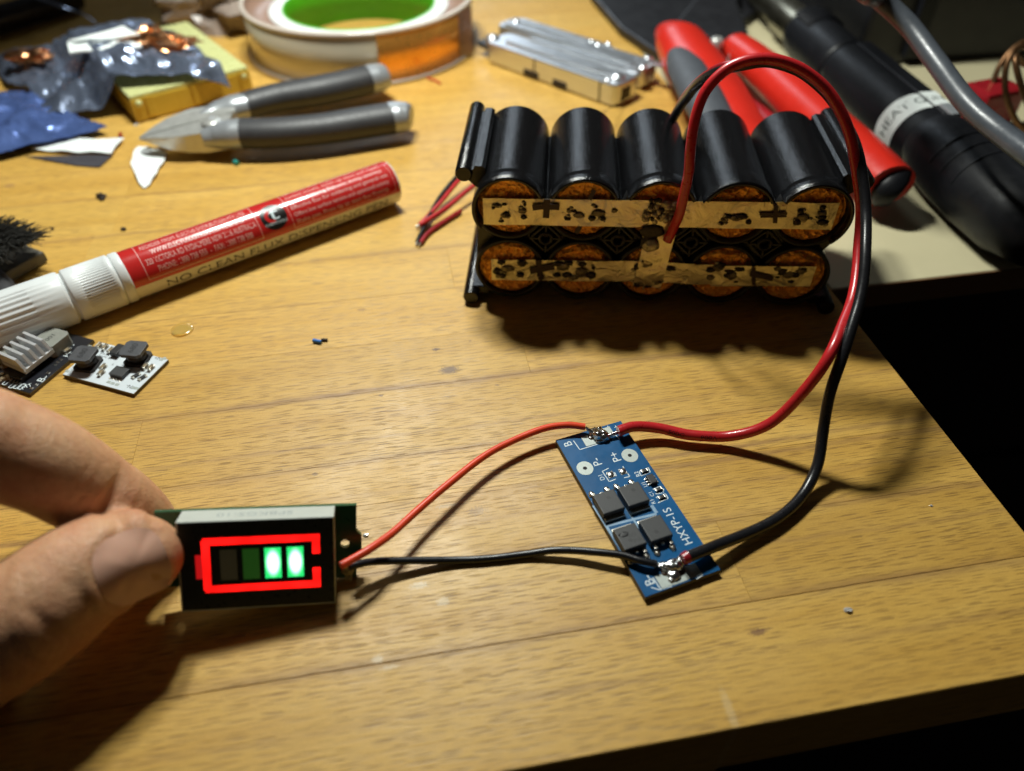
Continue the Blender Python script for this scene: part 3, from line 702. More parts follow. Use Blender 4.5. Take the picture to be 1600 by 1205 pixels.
def bline(p, q, wd=.22, z=None, gg=None):
    a_, b2_ = bl(*p, TB), bl(*q, TB); d = (b2_ - a_); d.z = 0; l = d.length; d.normalize(); nn = Vector((-d.y, d.x, 0)) * wd / 2
    z = z or ZT
    (gg or sk).add([(a_ - nn).to_tuple()[:2] + (z,), (b2_ - nn).to_tuple()[:2] + (z,), (b2_ + nn).to_tuple()[:2] + (z,), (a_ + nn).to_tuple()[:2] + (z,)], [(0, 1, 2, 3)], False)
for p, q in (((896, 689), (906, 703)), ((906, 703), (938, 693)), ((949, 666), (968, 687)), ((941, 737), (951, 732)), ((941, 737), (952, 753)), ((952, 753), (962, 749)), ((973, 729), (984, 745)), ((984, 745), (975, 747)), ((960, 738), (963, 744)), ((963, 744), (957, 744)), ((957, 744), (960, 738)),
             ((999, 737), (1013, 731)), ((1013, 731), (1016, 738)), ((1016, 738), (1001, 744)), ((999, 737), (1001, 744)), ((1025, 778), (1040, 772)), ((1040, 772), (1044, 779)), ((1044, 779), (1028, 786)), ((1020, 765), (1032, 760)), ((1037, 764), (1036, 770)), ((1024, 772), (1035, 771)),
             ((1017, 918), (1030, 922)), ((1020, 903), (1032, 921)), ((1030, 922), (1050, 916)), ((1086, 884), (1098, 899)), ((1098, 899), (1088, 905))):
    bline(p, q)
obj('silkscreen', sk, B['silk'], BOARD)
tr = G()
bline((945, 823), (1026, 803), .6, TB + .068, tr); bline((978, 794), (999, 826), .5, TB + .07, tr); bline((927, 790), (976, 868), .6, TB + .066, tr); bline((1018, 790), (1026, 802), .8, TB + .072, tr)
obj('bare_trace', tr, B['silk_dim'], BOARD)
for (px, py) in ((914, 732), (984, 712)):
    c = bl(px, py, TB); p = G().disk((0, 0, 0), 1.98, 32, ry=2.12); o = obj('round_pad', p, B['pad'], BOARD, (c.x, c.y, ZT + .02))
    obj('drill_hole', G().disk((0, 0, 0), .5, 16), B['hole'], o, (0, 0, .02))
def pad(px, py, sx, sy, m='pad', z=.09, rot=0, dom=0, name='pad'):
    c = bl(px, py, TB); gg = G().box((0, 0, 0), (sx, sy, .14), bev=.05, seg=1)
    if dom: gg.blob((0, 0, 0), (sx * .48, sy * .48, dom), 1, .1, 1, 3)
    o = obj(name, gg, B[m], BOARD, (c.x, c.y, TB + z), (0, 0, rot)); return o
pad(922, 688, 3.6, 3.4); pad(944, 678, 4.6, 3.4); pad(1037, 908, 2.6, 3.2); pad(1080, 893, 3.6, 3.0); pad(1058, 902, 3.6, 3.0)
pad(954, 742, 1.75, 1.9, 'bright_pad', dom=.35); pad(973, 737, 1.75, 1.9, 'bright_pad', dom=.35)
# four transistors
def fet(px, py, up, mark):
    ztop = TB + 2.35; v = at(px, py, ztop) - BO; c = Vector((v.dot(bx), v.dot(by), TB))
    r = bpy.data.objects.new('transistor', None); COL.objects.link(r); r.parent = BOARD; r.location = c * MM; r.rotation_euler = (0, 0, 0 if up else math.pi); r.empty_display_size = .002
    g = G(); g.prism([(-2.65, -2.9), (2.65, -2.9), (2.65, 2.8), (-2.65, 2.8)], .2, 2.35, bev=.22, seg=2)
    dm = obj('mould_mark', G().disk((0.4, .9, 2.36), .5, 16), B['chip_black'], r)
    if mark: pass
    obj('chip_body', g, B['chip'], r)
    if mark:
        t = G().text('P10', 1.2, Matrix.Translation((-1.1, 1.4, 2.37)) @ Matrix.Rotation(R(180), 4, 'Z')); t.text('N03', 1.0, Matrix.Translation((-.6, -.2, 2.37)) @ Matrix.Rotation(R(180), 4, 'Z'))
        t.blob((1.0, -.9, 2.33), (1.3, .7, .06), 3, .5, 1, 2); obj('chip_print', t, B['chip_black'], r)
    obj('metal_tab', G().box((0, -3.2, .45), (4.8, 1.5, .75), bev=.1), B['tin'], r)
    for x in (-1.9, 1.9):
        l = G(); l.box((x, 3.2, 1.0), (.75, .9, .5), bev=.1); l.box((x, 3.85, .65), (.75, .45, 1.0), bev=.1); l.box((x, 4.4, .28), (.8, 1.1, .4), bev=.1); l.blob((x, 4.5, .2), (.75, 1.0, .42), int(x * 3), .4, 1.3, 2)
        obj('pin', l, B['tin'], r)
    obj('pin', G().box((0, 3.3, 1.0), (.8, .7, .5), bev=.1), B['tin'], r)
    return r
for a_ in ((951, 783, True, False), (990, 771, True, False), (984.5, 838, False, True), (1025, 825, False, False)): fet(*a_)
# small parts along the right edge
v = bl(1018, 750, TB + .5); ic = obj('small_chip', G().box((0, 0, .6), (1.7, 2.6, 1.0), bev=.12), B['chip_black'], BOARD, (v.x, v.y, TB))
pn = G()
for s_ in (-1, 1):
    for k in (-1, 0, 1): pn.box((s_ * 1.05, k * .85, .25), (.6, .4, .35), bev=.06)
obj('pins', pn, B['tin'], ic)
for (px, py) in ((1007, 737), (1029, 766), (1034, 778)):
    v = bl(px, py, TB); o = obj('resistor', G().box((0, 0, .35), (1.1, .85, .5), bev=.06), B['chip_black'], BOARD, (v.x, v.y, TB))
    e = G().box((-.72, 0, .33), (.42, .87, .54), bev=.05).box((.72, 0, .33), (.42, .87, .54), bev=.05); obj('end_caps', e, B['tin'], o)
def joint(pts, base, strands):
    so = G()
    for k, (px, py, z, rx, ry, rz) in enumerate(pts):
        v = bl(px, py, TB + z); so.blob((v.x, v.y, TB + z), (rx, ry, rz), k + base, .35, 1.1, 3)
    for (p, q, r_) in strands: so.tube([bl(*p), bl(*q)], r_, 8)
    obj('solder_joint', so, B['solder'], BOARD)
joint([(930, 676, .5, 1.5, 1.4, .9), (937, 679, 1.0, 1.9, 1.5, 1.3), (944, 682, .9, 1.4, 1.3, 1.1), (936, 672, 1.0, 1.0, .9, .8), (926, 674, .4, 1.1, .9, .6), (940, 686, .5, 1.5, 1.0, .7)], 2, [((948, 682, 2.6), (972, 673, 3.0), .5), ((915, 668, 3.2), (930, 677, 2.6), .35), ((917, 671, 3.0), (932, 679, 2.4), .3)])
joint([(1050, 884, .8, 1.8, 1.4, 1.2), (1043, 886, .5, 1.4, 1.2, .8), (1058, 884, 1.0, 1.4, 1.2, 1.1), (1052, 897, .4, 1.4, 1.6, .7), (1064, 876, 1.4, 1.0, 1.0, 1.0), (1036, 883, .6, 1.2, .8, .6), (1050, 905, .2, .9, .9, .4)], 12, [((1020, 880, 2.2), (1046, 886, 2.4), .4), ((1060, 880, 2.8), (1074, 872, 3.2), .6)])
fl_ = G()
for k, (px, py, rx, ry) in enumerate(((928, 682, 1.6, 1.3), (948, 688, 1.3, .8), (1060, 893, 1.4, 1.2), (1040, 895, 1.2, 1.0), (1054, 906, 1.2, .7))):
    v = bl(px, py, TB); fl_.blob((v.x, v.y, TB + .12), (rx, ry, .25), k + 60, .5, 1.2, 2)
obj('flux_residue', fl_, B['flux'], BOARD)

# ================================================================== wires
def wire(name, label, pts, r, mat, sub=9, n=14):
    P, Q = spline([Vector(p) for p in pts], [r] * len(pts), sub)     # slight kinks and uneven jacket
    P = [p + Vector((noise.noise(p * .06), noise.noise(p * .06 + Vector((9, 0, 0))), .5 * noise.noise(p * .06 + Vector((0, 7, 0))))) * .55 * r * min(1, k / 12, (len(P) - 1 - k) / 12) for k, p in enumerate(P)]
    global LASTP
    LASTP = P
    Q = [r * (1 + .035 * noise.noise(p * .25)) for p in P]
    g = G().tube(P, Q, n); c = g.v[0].copy()
    for v in g.v: v -= c
    return tag(obj(name, g, mat, loc=c), label, 'wire')
DR = lambda px, py, z: at(px, py, z)
pw = lambda px, py, y: Matrix.Translation(P0) @ Matrix.Rotation(PY, 4, 'Z') @ pf(px, py, y)
RW = [pw(1042, 377, -2.6), pw(1052, 356, -3.6), pw(1064, 330, -5.0), pw(1074, 280, -5.6), pw(1078, 225, -5), pw(1087, 178, -3.5), pw(1107, 136, -2), pw(1145, 104, -1), pw(1195, 93, -1), pw(1248, 107, -2), pw(1295, 143, -4.5), pw(1325, 195, -8), pw(1337, 250, -11), pw(1345, 330, -16), pw(1342, 400, -24.6), pw(1330, 470, -36), DR(1302, 548, 27.5), DR(1262, 610, 18.5), DR(1205, 660, 8.5), DR(1140, 683, 3.2), DR(1080, 682, 2.6), DR(1030, 670, 3.2), DR(990, 667, 4.0), DR(966, 674, 4.2)]
wire('red_wire', 'thick red wire arching from the battery pack down to the blue board', RW, 1.32, B['red_wire'], sub=24); WP = LASTP
BW = [pw(1046, 196, 43), pw(1066, 161, 30), pw(1088, 135, 14), pw(1120, 113, 4), pw(1155, 104, .6), pw(1200, 98, .8), pw(1252, 114, 0), pw(1299, 152, -2), pw(1327, 200, -5.5), pw(1344, 250, -11), pw(1353, 330, -20), pw(1353, 400, -31), pw(1343, 470, -40), DR(1322, 545, 27.5), DR(1302, 610, 20), DR(1290, 670, 11.5), DR(1278, 730, 5.0), DR(1255, 775, 2.2), DR(1215, 812, 1.9), DR(1165, 836, 2.6), DR(1110, 856, 4.0), DR(1068, 873, 4.4)]
rwo = [o for o in COL.objects if o.name.startswith('red_wire')][0]
wl_ = [0]
for a_, b_ in zip(WP[:-1], WP[1:]): wl_.append(wl_[-1] + (b_ - a_).length)
def onwire(s_, a_, r_):
    k = max(1, min(len(WP) - 2, sum(1 for q in wl_ if q < s_))); t_ = (WP[k + 1] - WP[k - 1]).normalized(); f_ = (s_ - wl_[k]); p = WP[k] + t_ * f_
    v_ = (CP - p).normalized(); n0 = (v_ - t_ * v_.dot(t_)).normalized(); b0 = t_.cross(n0)
    return p + (n0 * math.cos(a_) + b0 * math.sin(a_)) * r_ - rwo.location / MM
wt = G(); kk = min(range(len(WP)), key=lambda k: (WP[k] - DR(1085, 682, 2.6)).length)
for body, ds in (('200C', 4.6), ('600V', -3.2)):
    wt.text(body, 1.55, fn=lambda v, ds=ds: onwire(wl_[kk] + ds - v.x, -.25 - v.y / 1.36, 1.42), cond=1.25)
obj('jacket_print', wt, B['wire_print'], rwo)
bw = wire('black_wire', 'thick black wire running beside the red one to the bottom of the blue board', BW, 1.28, B['black_wire'])
rwb = G().tube([p + Vector((-.2, .35, .95)) for p in BW[:6]], [.75, .75, .75, .75, .7, .6], 10, sub=8); c0 = bw.location / MM
for v in rwb.v: v -= c0
obj('red_web', rwb, B['dark_red'], bw)
e = DR(1069, 872.5, 4.5) - c0; obj('red_collar', G().tube([e - Vector((.4, .2, .1)), e + Vector((.9, .4, 0))], [1.2, 1.42], 14), B['dark_red'], bw)
wire('red_wire', 'thin orange red wire from the lit battery gauge to the top of the blue board', [DR(532, 884, 9), DR(556, 871, 8.4), DR(580, 857, 8), DR(612, 834, 6.8), DR(650, 799, 5.8), DR(700, 756, 5.2), DR(760, 712, 4.6), DR(805, 687, 4.2), DR(850, 669, 4.2), DR(885, 664, 4.0), DR(914, 667, 3.6)], .86, B['orange_wire'])
wire('black_wire', 'thin black wire from the lit battery gauge to the bottom of the blue board', [DR(546, 886, 5.6), DR(562, 882, 5.0), DR(590, 878, 3.8), DR(640, 876, 2.4), DR(700, 875, 1.2), DR(760, 872, .9), DR(820, 866, .9), DR(862, 861, 1.7), DR(900, 861, 2.2), DR(945, 864, 2.9), DR(975, 868, 3.2), DR(1000, 876, 3.4), DR(1026, 882, 3.2)], .84, B['black_wire'])
# loose leads poking out from behind the pack
gl = 'loose leads sticking out beside the pack'
for k, (lab, pts, m_) in enumerate((
        ('upper red lead beside the pack, hugging the upper black lead', [DR(760, 240, 8), DR(720, 278, 6), DR(688, 318, 3.5), DR(655, 352, 1.2)], 'red_wire'),
        ('upper black lead beside the pack, running along the upper red lead', [DR(752, 238, 8.2), DR(712, 277, 6), DR(683, 316, 3.2), DR(652, 378, 1.0)], 'black_wire'),
        ('lower red lead beside the pack, bright red and crossing over the black leads', [DR(770, 270, 7), DR(735, 294, 5), DR(700, 324, 3.4), DR(668, 345, 3.0), DR(655, 352, 2.8)], 'red_wire'),
        ('short red lead ending nearest the viewer below the other loose leads', [DR(720, 330, 1.0), DR(690, 350, 1.0), DR(668, 366, .9), DR(657, 380, .9)], 'dark_red'))):
    o = wire('loose_lead', lab, pts, .78, B[m_]); o['group'] = gl
    e0 = Vector(pts[-1]); d_ = (Vector(pts[-1]) - Vector(pts[-2])).normalized(); c0 = o.location / MM
    obj('tinned_end', G().tube([e0 - c0 - d_ * .3, e0 - c0 + d_ * 1.6], [.4, .3], 8), B['tin'], o)

# ================================================================== battery gauge held in the hand
GC = Vector((-50.77, 83.07, 11.77)); gx = Vector((.98310, .13057, -.12832)); gy = Vector((.04631, .50078, .86433)); gz = gx.cross(gy).normalized(); gx.normalize(); gy = gz.cross(gx)
GW, GH, GT = 29.7, 19.2, 5.6
GAUGE = thing('battery_gauge', 'small lit battery gauge with red outline and green bars held by the thumb', 'gauge', mat=frame_mat(GC, gx, gy, gz))
GMI = frame_mm(GC, gx, gy, gz).inverted()
g = G().box((0, 0, -GT / 2), (GW, GH, GT), bev=.12, seg=1)
obj('white_case', g, B['white_case'], GAUGE)
obj('face_panel', G().box((.1, .1, .02), (GW - .5, GH - .55, .12), bev=.03, seg=1), B['face'], GAUGE)
fu = lambda u: (u - .5) * GW
fv = lambda v: (.5 - v) * GH
zf = .09
st = G(); x0, x1, y0, y1 = fu(.150), fu(.905), fv(.792), fv(.185); t = 1.5; tv = 1.5
st.quad(x0 + .3, y1 - tv, x1, y1, zf); st.quad(x0 + .3, y0, x1, y0 + tv, zf + .004)
st.quad(x0, y0 + .5, x0 + t, y1 - .5, zf + .002)
st.quad(x1 - t, fv(.405), x1, y1 - tv, zf); st.quad(x1 - t, y0 + tv, x1, fv(.565), zf)
obj('battery_outline', st, B['lit_red'], GAUGE)
obj('battery_cap', G().quad(fu(.108), fv(.632), fu(.150), fv(.365), zf), B['dim_red'], GAUGE)
for k, (u, m_) in enumerate(((.262, 'dim_grey'), (.405, 'dim_green'), (.545, 'lit_green'), (.69, 'lit_green'))):
    gq = G().grid(8, 10, lambda a_, b2_, u=u: (fu(u) + a_ * .106 * GW, fv(.66) + b2_ * (fv(.318) - fv(.66)), zf))
    obj('level_bar', gq, B[m_], GAUGE, label=('dark unlit level bar', 'dull green unlit level bar', None, None)[k])
tx = G().text('SPBKGS-10', 2.5, frame_mm(Vector((-.5, GH / 2 + .02, -GT * .52)), Vector((-1, 0, 0)), Vector((0, 0, 1)), Vector((0, 1, 0))) , cond=1.25)
obj('case_print', tx, B['case_print'], GAUGE)
def gl_(px, py, z):             # pixel -> gauge coordinates on the plane z
    o = GMI @ CP; d = (GMI.to_3x3() @ ray(px, py)); return o + d * ((z - o.z) / d.z)
zb = -GT
pts = [gl_(557, 795, zb), gl_(557, 829, zb), gl_(565, 837, zb), gl_(565, 862, zb), gl_(557, 869, zb), gl_(557, 902, zb)]
yb = pts[-1].y; yt = GH / 2 - .1
pc = [(-GW / 2 - 5.2, yb), (pts[5].x, yb), (pts[4].x, pts[4].y), (pts[3].x, pts[3].y), (pts[2].x, pts[2].y), (pts[1].x, pts[1].y), (pts[0].x, yt), (-GW / 2 - 5.2, yt)]
hc = gl_(539, 850, zb)
b = bmesh.new()                  # board with a real drilled hole
ho = [(hc.x + .95 * math.cos(2 * math.pi * k / 16), hc.y + .95 * math.sin(2 * math.pi * k / 16)) for k in range(16)]
ov = [b.verts.new((x, y, 0)) for x, y in pc]; hv = [b.verts.new((x, y, 0)) for x, y in ho]
ed = [b.edges.new((ov[i], ov[(i + 1) % 8])) for i in range(8)] + [b.edges.new((hv[i], hv[(i + 1) % 16])) for i in range(16)]
bmesh.ops.triangle_fill(b, edges=ed, use_beauty=True)
b.faces.ensure_lookup_table()
bad = [f for f in b.faces if (f.calc_center_median() - Vector((hc.x, hc.y, 0))).length < .8]
if bad: bmesh.ops.delete(b, geom=bad, context='FACES')
r = bmesh.ops.extrude_face_region(b, geom=b.faces[:])
for e in r['geom']:
    if isinstance(e, bmesh.types.BMVert): e.co.z = -1.2
bmesh.ops.recalc_face_normals(b, faces=b.faces[:])
obj('green_board', G().bm(b, False, Matrix.Translation((0, 0, zb - .02))), B['green_pcb'], GAUGE)
sj = G()
for k, (px, py, z, r_) in enumerate(((541, 884, .4, .8), (546, 892, .6, .9), (538, 893, .3, .7), (543, 902, .2, .6), (549, 885, .5, .6))):
    v = gl_(px, py, zb + z); sj.blob(v, (r_, r_, .7), k, .4, 1.2, 2)
for (p, q) in (((538, 880), (545, 905)), ((545, 879), (540, 900)), ((550, 884), (548, 908))): sj.tube([gl_(*p, zb + .9), gl_(*q, zb + .5)], .22, 6)
obj('solder_joint', sj, B['dull_solder'], GAUGE)

# ================================================================== hand
HAND = thing('hand', 'bare hand reaching in from the left, thumb and bent forefinger pinching the lit gauge', 'hand', deep(-150, 1000, 145))
HO = deep(-150, 1000, 145)
def chain(g, pts, sub=6, flat=1.0, upv=None):
    P = [deep(*p[:3]) - HO for p in pts]; r = [p[3] for p in pts]
    g.tube(P, r, 24, flat, upv, sub=sub)
    for p_, r_ in ((P[0], r[0]), (P[-1], r[-1])):
        b = bmesh.new(); bmesh.ops.create_icosphere(b, subdivisions=3, radius=r_)
        g.bm(b, True, Matrix.Translation(p_))
hg = G()
THUMB = [(-400, 1100, 142, 17), (-190, 1085, 138, 14), (-40, 1012, 135, 11.6), (30, 973, 134.5, 11.0), (72, 942, 136, 10.9), (122, 903, 139, 10.3), (168, 880, 141.5, 9.6), (202, 871, 143, 8.9), (223, 869, 144, 7.6)]
INDEX = [(-380, 760, 150, 13), (-200, 690, 138, 11), (-60, 685, 136, 10.4), (0, 700, 138.5, 9.9), (70, 726, 143, 9.4), (132, 762, 149, 8.9), (158, 778, 151.5, 8.3), (195, 800, 155, 8.0), (226, 820, 158, 7.0), (252, 838, 159.5, 5.2)]
MID = [(-460, 800, 152, 12), (-250, 800, 150, 10), (-170, 830, 150, 9.2), (-200, 890, 150, 8.4), (-300, 930, 150, 7.2)]
RING = [(-560, 860, 148, 12), (-380, 890, 147, 9.6), (-270, 930, 146, 8.8), (-310, 985, 143, 7.8), (-390, 985, 143, 6.8)]
PINK = [(-640, 920, 140, 11), (-500, 960, 139, 8.6), (-420, 1000, 138, 7.8), (-440, 1050, 135, 7.0), (-520, 1050, 135, 6.0)]
for c_ in (THUMB, INDEX, MID, RING, PINK): chain(hg, c_)
for c_ in ([(-380, 760, 150, 14), (-600, 900, 140, 18), (-900, 1050, 120, 22), (-1500, 1250, 110, 25)], [(-400, 1090, 142, 17), (-620, 1080, 130, 19), (-900, 1060, 120, 21)], [(-460, 800, 152, 14), (-650, 920, 142, 18)], [(-560, 860, 148, 13), (-700, 960, 136, 18)], [(-640, 920, 140, 12), (-780, 1000, 128, 18)], [(-330, 900, 146, 12), (-400, 1000, 144, 15)], [(-250, 1040, 141, 13), (-420, 880, 148, 14)]): chain(hg, c_)
ho_ = obj('hand_skin', hg, B['skin'], HAND)
md = ho_.modifiers.new('join', 'REMESH'); md.mode = 'VOXEL'; md.voxel_size = .00085; md.use_smooth_shade = True
m2 = ho_.modifiers.new('soften', 'SMOOTH'); m2.iterations = 9; m2.factor = .6
dg = bpy.context.evaluated_depsgraph_get()
hm = bpy.data.meshes.new_from_object(ho_.evaluated_get(dg)); ho_.modifiers.clear(); old = ho_.data; ho_.data = hm; bpy.data.meshes.remove(old)
# sculpt: creases, pads, nail bed
tw = [deep(*p[:3]) - HO for p in THUMB]; iw = [deep(*p[:3]) - HO for p in INDEX]
view = -(ray(200, 880)).normalized()
tax = (tw[7] - tw[5]).normalized(); tn = (view - tax * view.dot(tax)).normalized(); tn = (tn + Vector((.05, -.05, -.10))).normalized(); tn = (tn - tax * tn.dot(tax)).normalized(); ts = tn.cross(tax)
nc = deep(208, 880, 142) - HO            # middle of the nail
NL, NWD = 6.1, 6.9
tip_ax = (tw[4] - tw[2]).normalized(); ip = deep(66, 955, 134) - HO
iax = (iw[6] - iw[4]).normalized(); dip = deep(150, 757, 150) - HO
vn = [v.normal.copy() for v in hm.vertices]
for v in hm.vertices:
    p = v.co / MM; n_ = vn[v.index]; d = 0.0
    # wrinkles over the thumb joint
    q = p - ip; s_ = q.dot(tip_ax); 
    if abs(s_) < 16 and q.length < 22:
        facing = max(0, n_.dot(view)) * .42
        ang = q.dot(ts) * .11
        for (o_, am, wd) in ((-6.0, .55, .9), (-3.0, .40, .6), (-.3, .8, 1.0), (2.2, .40, .6), (4.6, .55, .8), (7.5, .28, .7)):
            wv = s_ - o_ - 1.6 * math.sin(ang * 2 + o_) - .8 * noise.noise(p * .22 + Vector((o_, 0, 0)))
            d -= am * math.exp(-(wv / wd) ** 2) * facing * (.5 + .9 * max(0, noise.noise(p * .16 + Vector((7, o_, 0))) + .45))
        d += .7 * math.exp(-(s_ / 6) ** 2) * facing
    # crease inside the forefinger joint
    q = p - dip; s_ = q.dot(iax)
    if q.length < 20:
        lw = max(0, min(1, (-(q.dot(UP)) + 6) / 8))
        d -= 1.35 * math.exp(-((s_ + .12 * q.dot(UP)) / 1.25) ** 2) * lw * max(0, n_.dot(view) + .3)
        for o_ in (-7, -4.6, -2.6, 3, 5.4): d -= .16 * math.exp(-((s_ - o_) / .5) ** 2) * max(0, n_.dot(view))
        d += .6 * math.exp(-((s_ - 4) / 3) ** 2) * lw
    # nail bed
    q = p - nc; a_, b2_ = q.dot(tax) / NL, q.dot(ts) / NWD
    if n_.dot(tn) > .05 and -1.6 < a_ < 1.7 and abs(b2_) < 1.5:
        rr = (abs(a_) ** 3 + abs(b2_) ** 3) ** (1 / 3)
        if a_ < .75: d += .34 * math.exp(-((rr - 1.16) / .17) ** 2)
        d -= .45 * (1 / (1 + math.exp((rr - .98) / .05)))
    v.co += n_ * d * MM
hm.update()
bv = BVHTree.FromPolygons([v.co / MM for v in hm.vertices], [p.vertices[:] for p in hm.polygons])
nv = {}; ng = G(); NU, NV_ = 20, 22
def nailpt(u, v):
    a_ = -1 + 2 * u; b2_ = -1 + 2 * v
    # square -> superellipse
    k = max(abs(a_), abs(b2_)); l3 = (abs(a_) ** 3 + abs(b2_) ** 3) ** (1 / 3)
    if l3 > 1e-6: a_, b2_ = a_ * k / l3, b2_ * k / l3
    o_ = nc + tax * (a_ * NL * .97) + ts * (b2_ * NWD * .97)
    h = bv.ray_cast(o_ + tn * 30, -tn)
    p = h[0] if h[0] is not None else o_
    edge = max(0, 1 - k)
    return p + tn * (.16 + .42 * min(1, edge * 3) + .15 * max(0, a_))
ng.grid(NU, NV_, nailpt)
W1 = NU + 1                     # a nail is smooth: relax the heights
hts = [(v - nc).dot(tn) for v in ng.v]
for it in range(60):
    h2 = hts[:]
    for j in range(NV_ + 1):
        for i in range(W1):
            nb_ = [hts[jj * W1 + ii] for ii, jj in ((i - 1, j), (i + 1, j), (i, j - 1), (i, j + 1)) if 0 <= ii < W1 and 0 <= jj <= NV_]
            bd_ = i in (0, NU) or j in (0, NV_)
            h2[j * W1 + i] = hts[j * W1 + i] * (.9 if bd_ else .4) + sum(nb_) / len(nb_) * (.1 if bd_ else .6)
    hts = h2
for k, v in enumerate(ng.v):
    a_, b2_ = (v - nc).dot(tax) / NL, (v - nc).dot(ts) / NWD
    ng.v[k] = v + tn * (hts[k] - (v - nc).dot(tn) + .35 * max(0, 1 - b2_ * b2_))
obj('thumb_nail', ng, B['nail'], HAND)

# ================================================================== marker pen
MF = at(611, 284, 7.6); mc = at(0, 503, 7.6); mx = (MF - mc); mx.z = 0; mx.normalize(); my = Vector((-mx.y, mx.x, 0)); mz = Vector((0, 0, 1))
PEN = thing('marker_pen', 'red labelled flux pen with white ribbed cap lying across the table', 'pen', mat=frame_mat(MF, mx, my, mz))
def mu(px, py): return (at(px, py, 7.6) - MF).dot(mx)
RP = 7.5
LX = Matrix(((0, 0, 1, 0), (1, 0, 0, 0), (0, 1, 0, 0), (0, 0, 0, 1)))      # lathe z -> pen x ; angle 0 = +y
xl = mu(196, 428); x_c0 = mu(188, 432); x_k0 = mu(113, 462); x_gap = mu(110, 464)
obj('barrel', G().lathe([(0, 0), (6.6, 0), (7.1, -.15), (7.45, -.7), (7.45, x_c0)], 64, LX), B['pen_body'], PEN)
def cyl(a, r, x): return Vector((x, -r * math.sin(a), r * math.cos(a)))
A0, A1 = R(-75), R(92)
lb = G().grid(2, 48, lambda u, v: cyl(A0 + (A1 - A0) * v, RP + .04, -.9 + u * (xl + .9)))
obj('red_label', lb, B['pen_red'], PEN)
pr = G()
def onpen(x, a, r=RP + .07): return cyl(a, r, x)
def pline(x0, a0, x1, a1, wd=.16, steps=10):
    for k in range(steps):
        t0, t1 = k / steps, (k + 1) / steps
        xa, aa, xb, ab = x0 + (x1 - x0) * t0, a0 + (a1 - a0) * t0, x0 + (x1 - x0) * t1, a0 + (a1 - a0) * t1
        if abs(x1 - x0) > abs(a1 - a0): q = [onpen(xa, aa - wd / RP / 2), onpen(xb, ab - wd / RP / 2), onpen(xb, ab + wd / RP / 2), onpen(xa, aa + wd / RP / 2)]
        else: q = [onpen(xa - wd / 2, aa), onpen(xa + wd / 2, aa), onpen(xb + wd / 2, ab), onpen(xb - wd / 2, ab)]
        pr.add(q, [(0, 1, 2, 3)], False)
xa, xb = xl + 4.6, mu(398, 360)
for (p, q) in (((xa, -16), (xb, -16)), ((xa, 83), (xb, 83)), ((xa, -16), (xa, 83)), ((xb, -16), (xb, 83))): pline(p[0], R(p[1]), q[0], R(q[1]))
def ptext(g_, body, xc, a, size, cond, r=RP + .08): g_.text(body, size, fn=lambda v: cyl(a - v.y / RP, r, xc + v.x), cond=cond)
def fit(g_, body, x0, x1, a, size, r=RP + .08):
    vs, _ = text_mesh(body, 'CENTER'); wdt = max(v[0] for v in vs) - min(v[0] for v in vs)
    ptext(g_, body, (x0 + x1) / 2, a, size, (x1 - x0) / (wdt * size), r)
Lx = xb - xa
fit(pr, 'REORDER FROM: ELECTUS DISTRIBUTION PTY LTD', xa + Lx * .04, xa + Lx * .94, R(5), 2.5)
for dz in (0, .08): fit(pr, 'WWW.ELECTUSDISTRIBUTION.COM.AU', xa + Lx * .10 + dz, xa + Lx * .90 + dz, R(25), 2.5, RP + .08 + dz * .05)
fit(pr, '320 VICTORIA RD RYDALMERE NSW 2116 AUSTRALIA', xa + Lx * .03, xa + Lx * .98, R(46), 2.6)
fit(pr, 'PHONE: 1300 738 555  -  FAX: 1300 738 500', xa + Lx * .10, xa + Lx * .92, R(67), 2.6)
xc_, xd_ = mu(448, 345), -2.2
for (p, q) in (((xc_, -22), (xd_, -22)), ((xc_, 86), (xd_, 86)), ((xc_, -22), (xc_, 86)), ((xd_, -22), (xd_, 86))): pline(p[0], R(p[1]), q[0], R(q[1]), .14)
L2 = xd_ - xc_
for k, s_ in enumerate(('No Clean Flux Engineering Pen. Ideal for', 'surface mount, touch up work and repair.', '(rework, soldering, Telecoms, tinning, assembly)', 'Effective flux for soldering and general use.', 'Offers low surface tension and optimised activity', 'Shake pen. Press tip to start flux flowing.')):
    fit(pr, s_, xc_ + L2 * .03, xc_ + L2 * (.97 - .02 * (k % 3)), R(-13 + 17.2 * k), 1.75)
obj('label_print', pr, B['pen_print'], PEN)
xlg = (mu(398, 360) + mu(448, 345)) / 2 + .2
lg = G(); n_ = 32
cen = R(42)
def lp(dx, dy, r): return cyl(cen - dy / RP, r, xlg + dx)
vs = [lp(0, 0, RP + .09)]; fs = []
for ri in range(1, 5):
    for k in range(n_): a = 2 * math.pi * k / n_; vs.append(lp(4.3 * ri / 4 * math.cos(a), 4.3 * ri / 4 * math.sin(a), RP + .09))
for k in range(n_): fs.append((0, 1 + k, 1 + (k + 1) % n_))
for ri in range(3):
    for k in range(n_): a = 1 + ri * n_ + k; b2_ = 1 + ri * n_ + (k + 1) % n_; fs.append((a, a + n_, b2_ + n_, b2_))
lgo = obj('round_logo', lg.add(vs, fs, True), B['pen_black'], PEN)
lt = G()
lt.text('t', 6.2, fn=lambda v: lp(v.x + .35 + v.y * .1, v.y + .75, RP + .14), cond=1.5)
lt.text('CHEMTOOLS', 1.25, fn=lambda v: lp(v.x, v.y - 2.2, RP + .13), cond=1.02)
obj('logo_lettering', lt, B['pen_logo'], lgo)
lr = G(); vs = []; fs = []
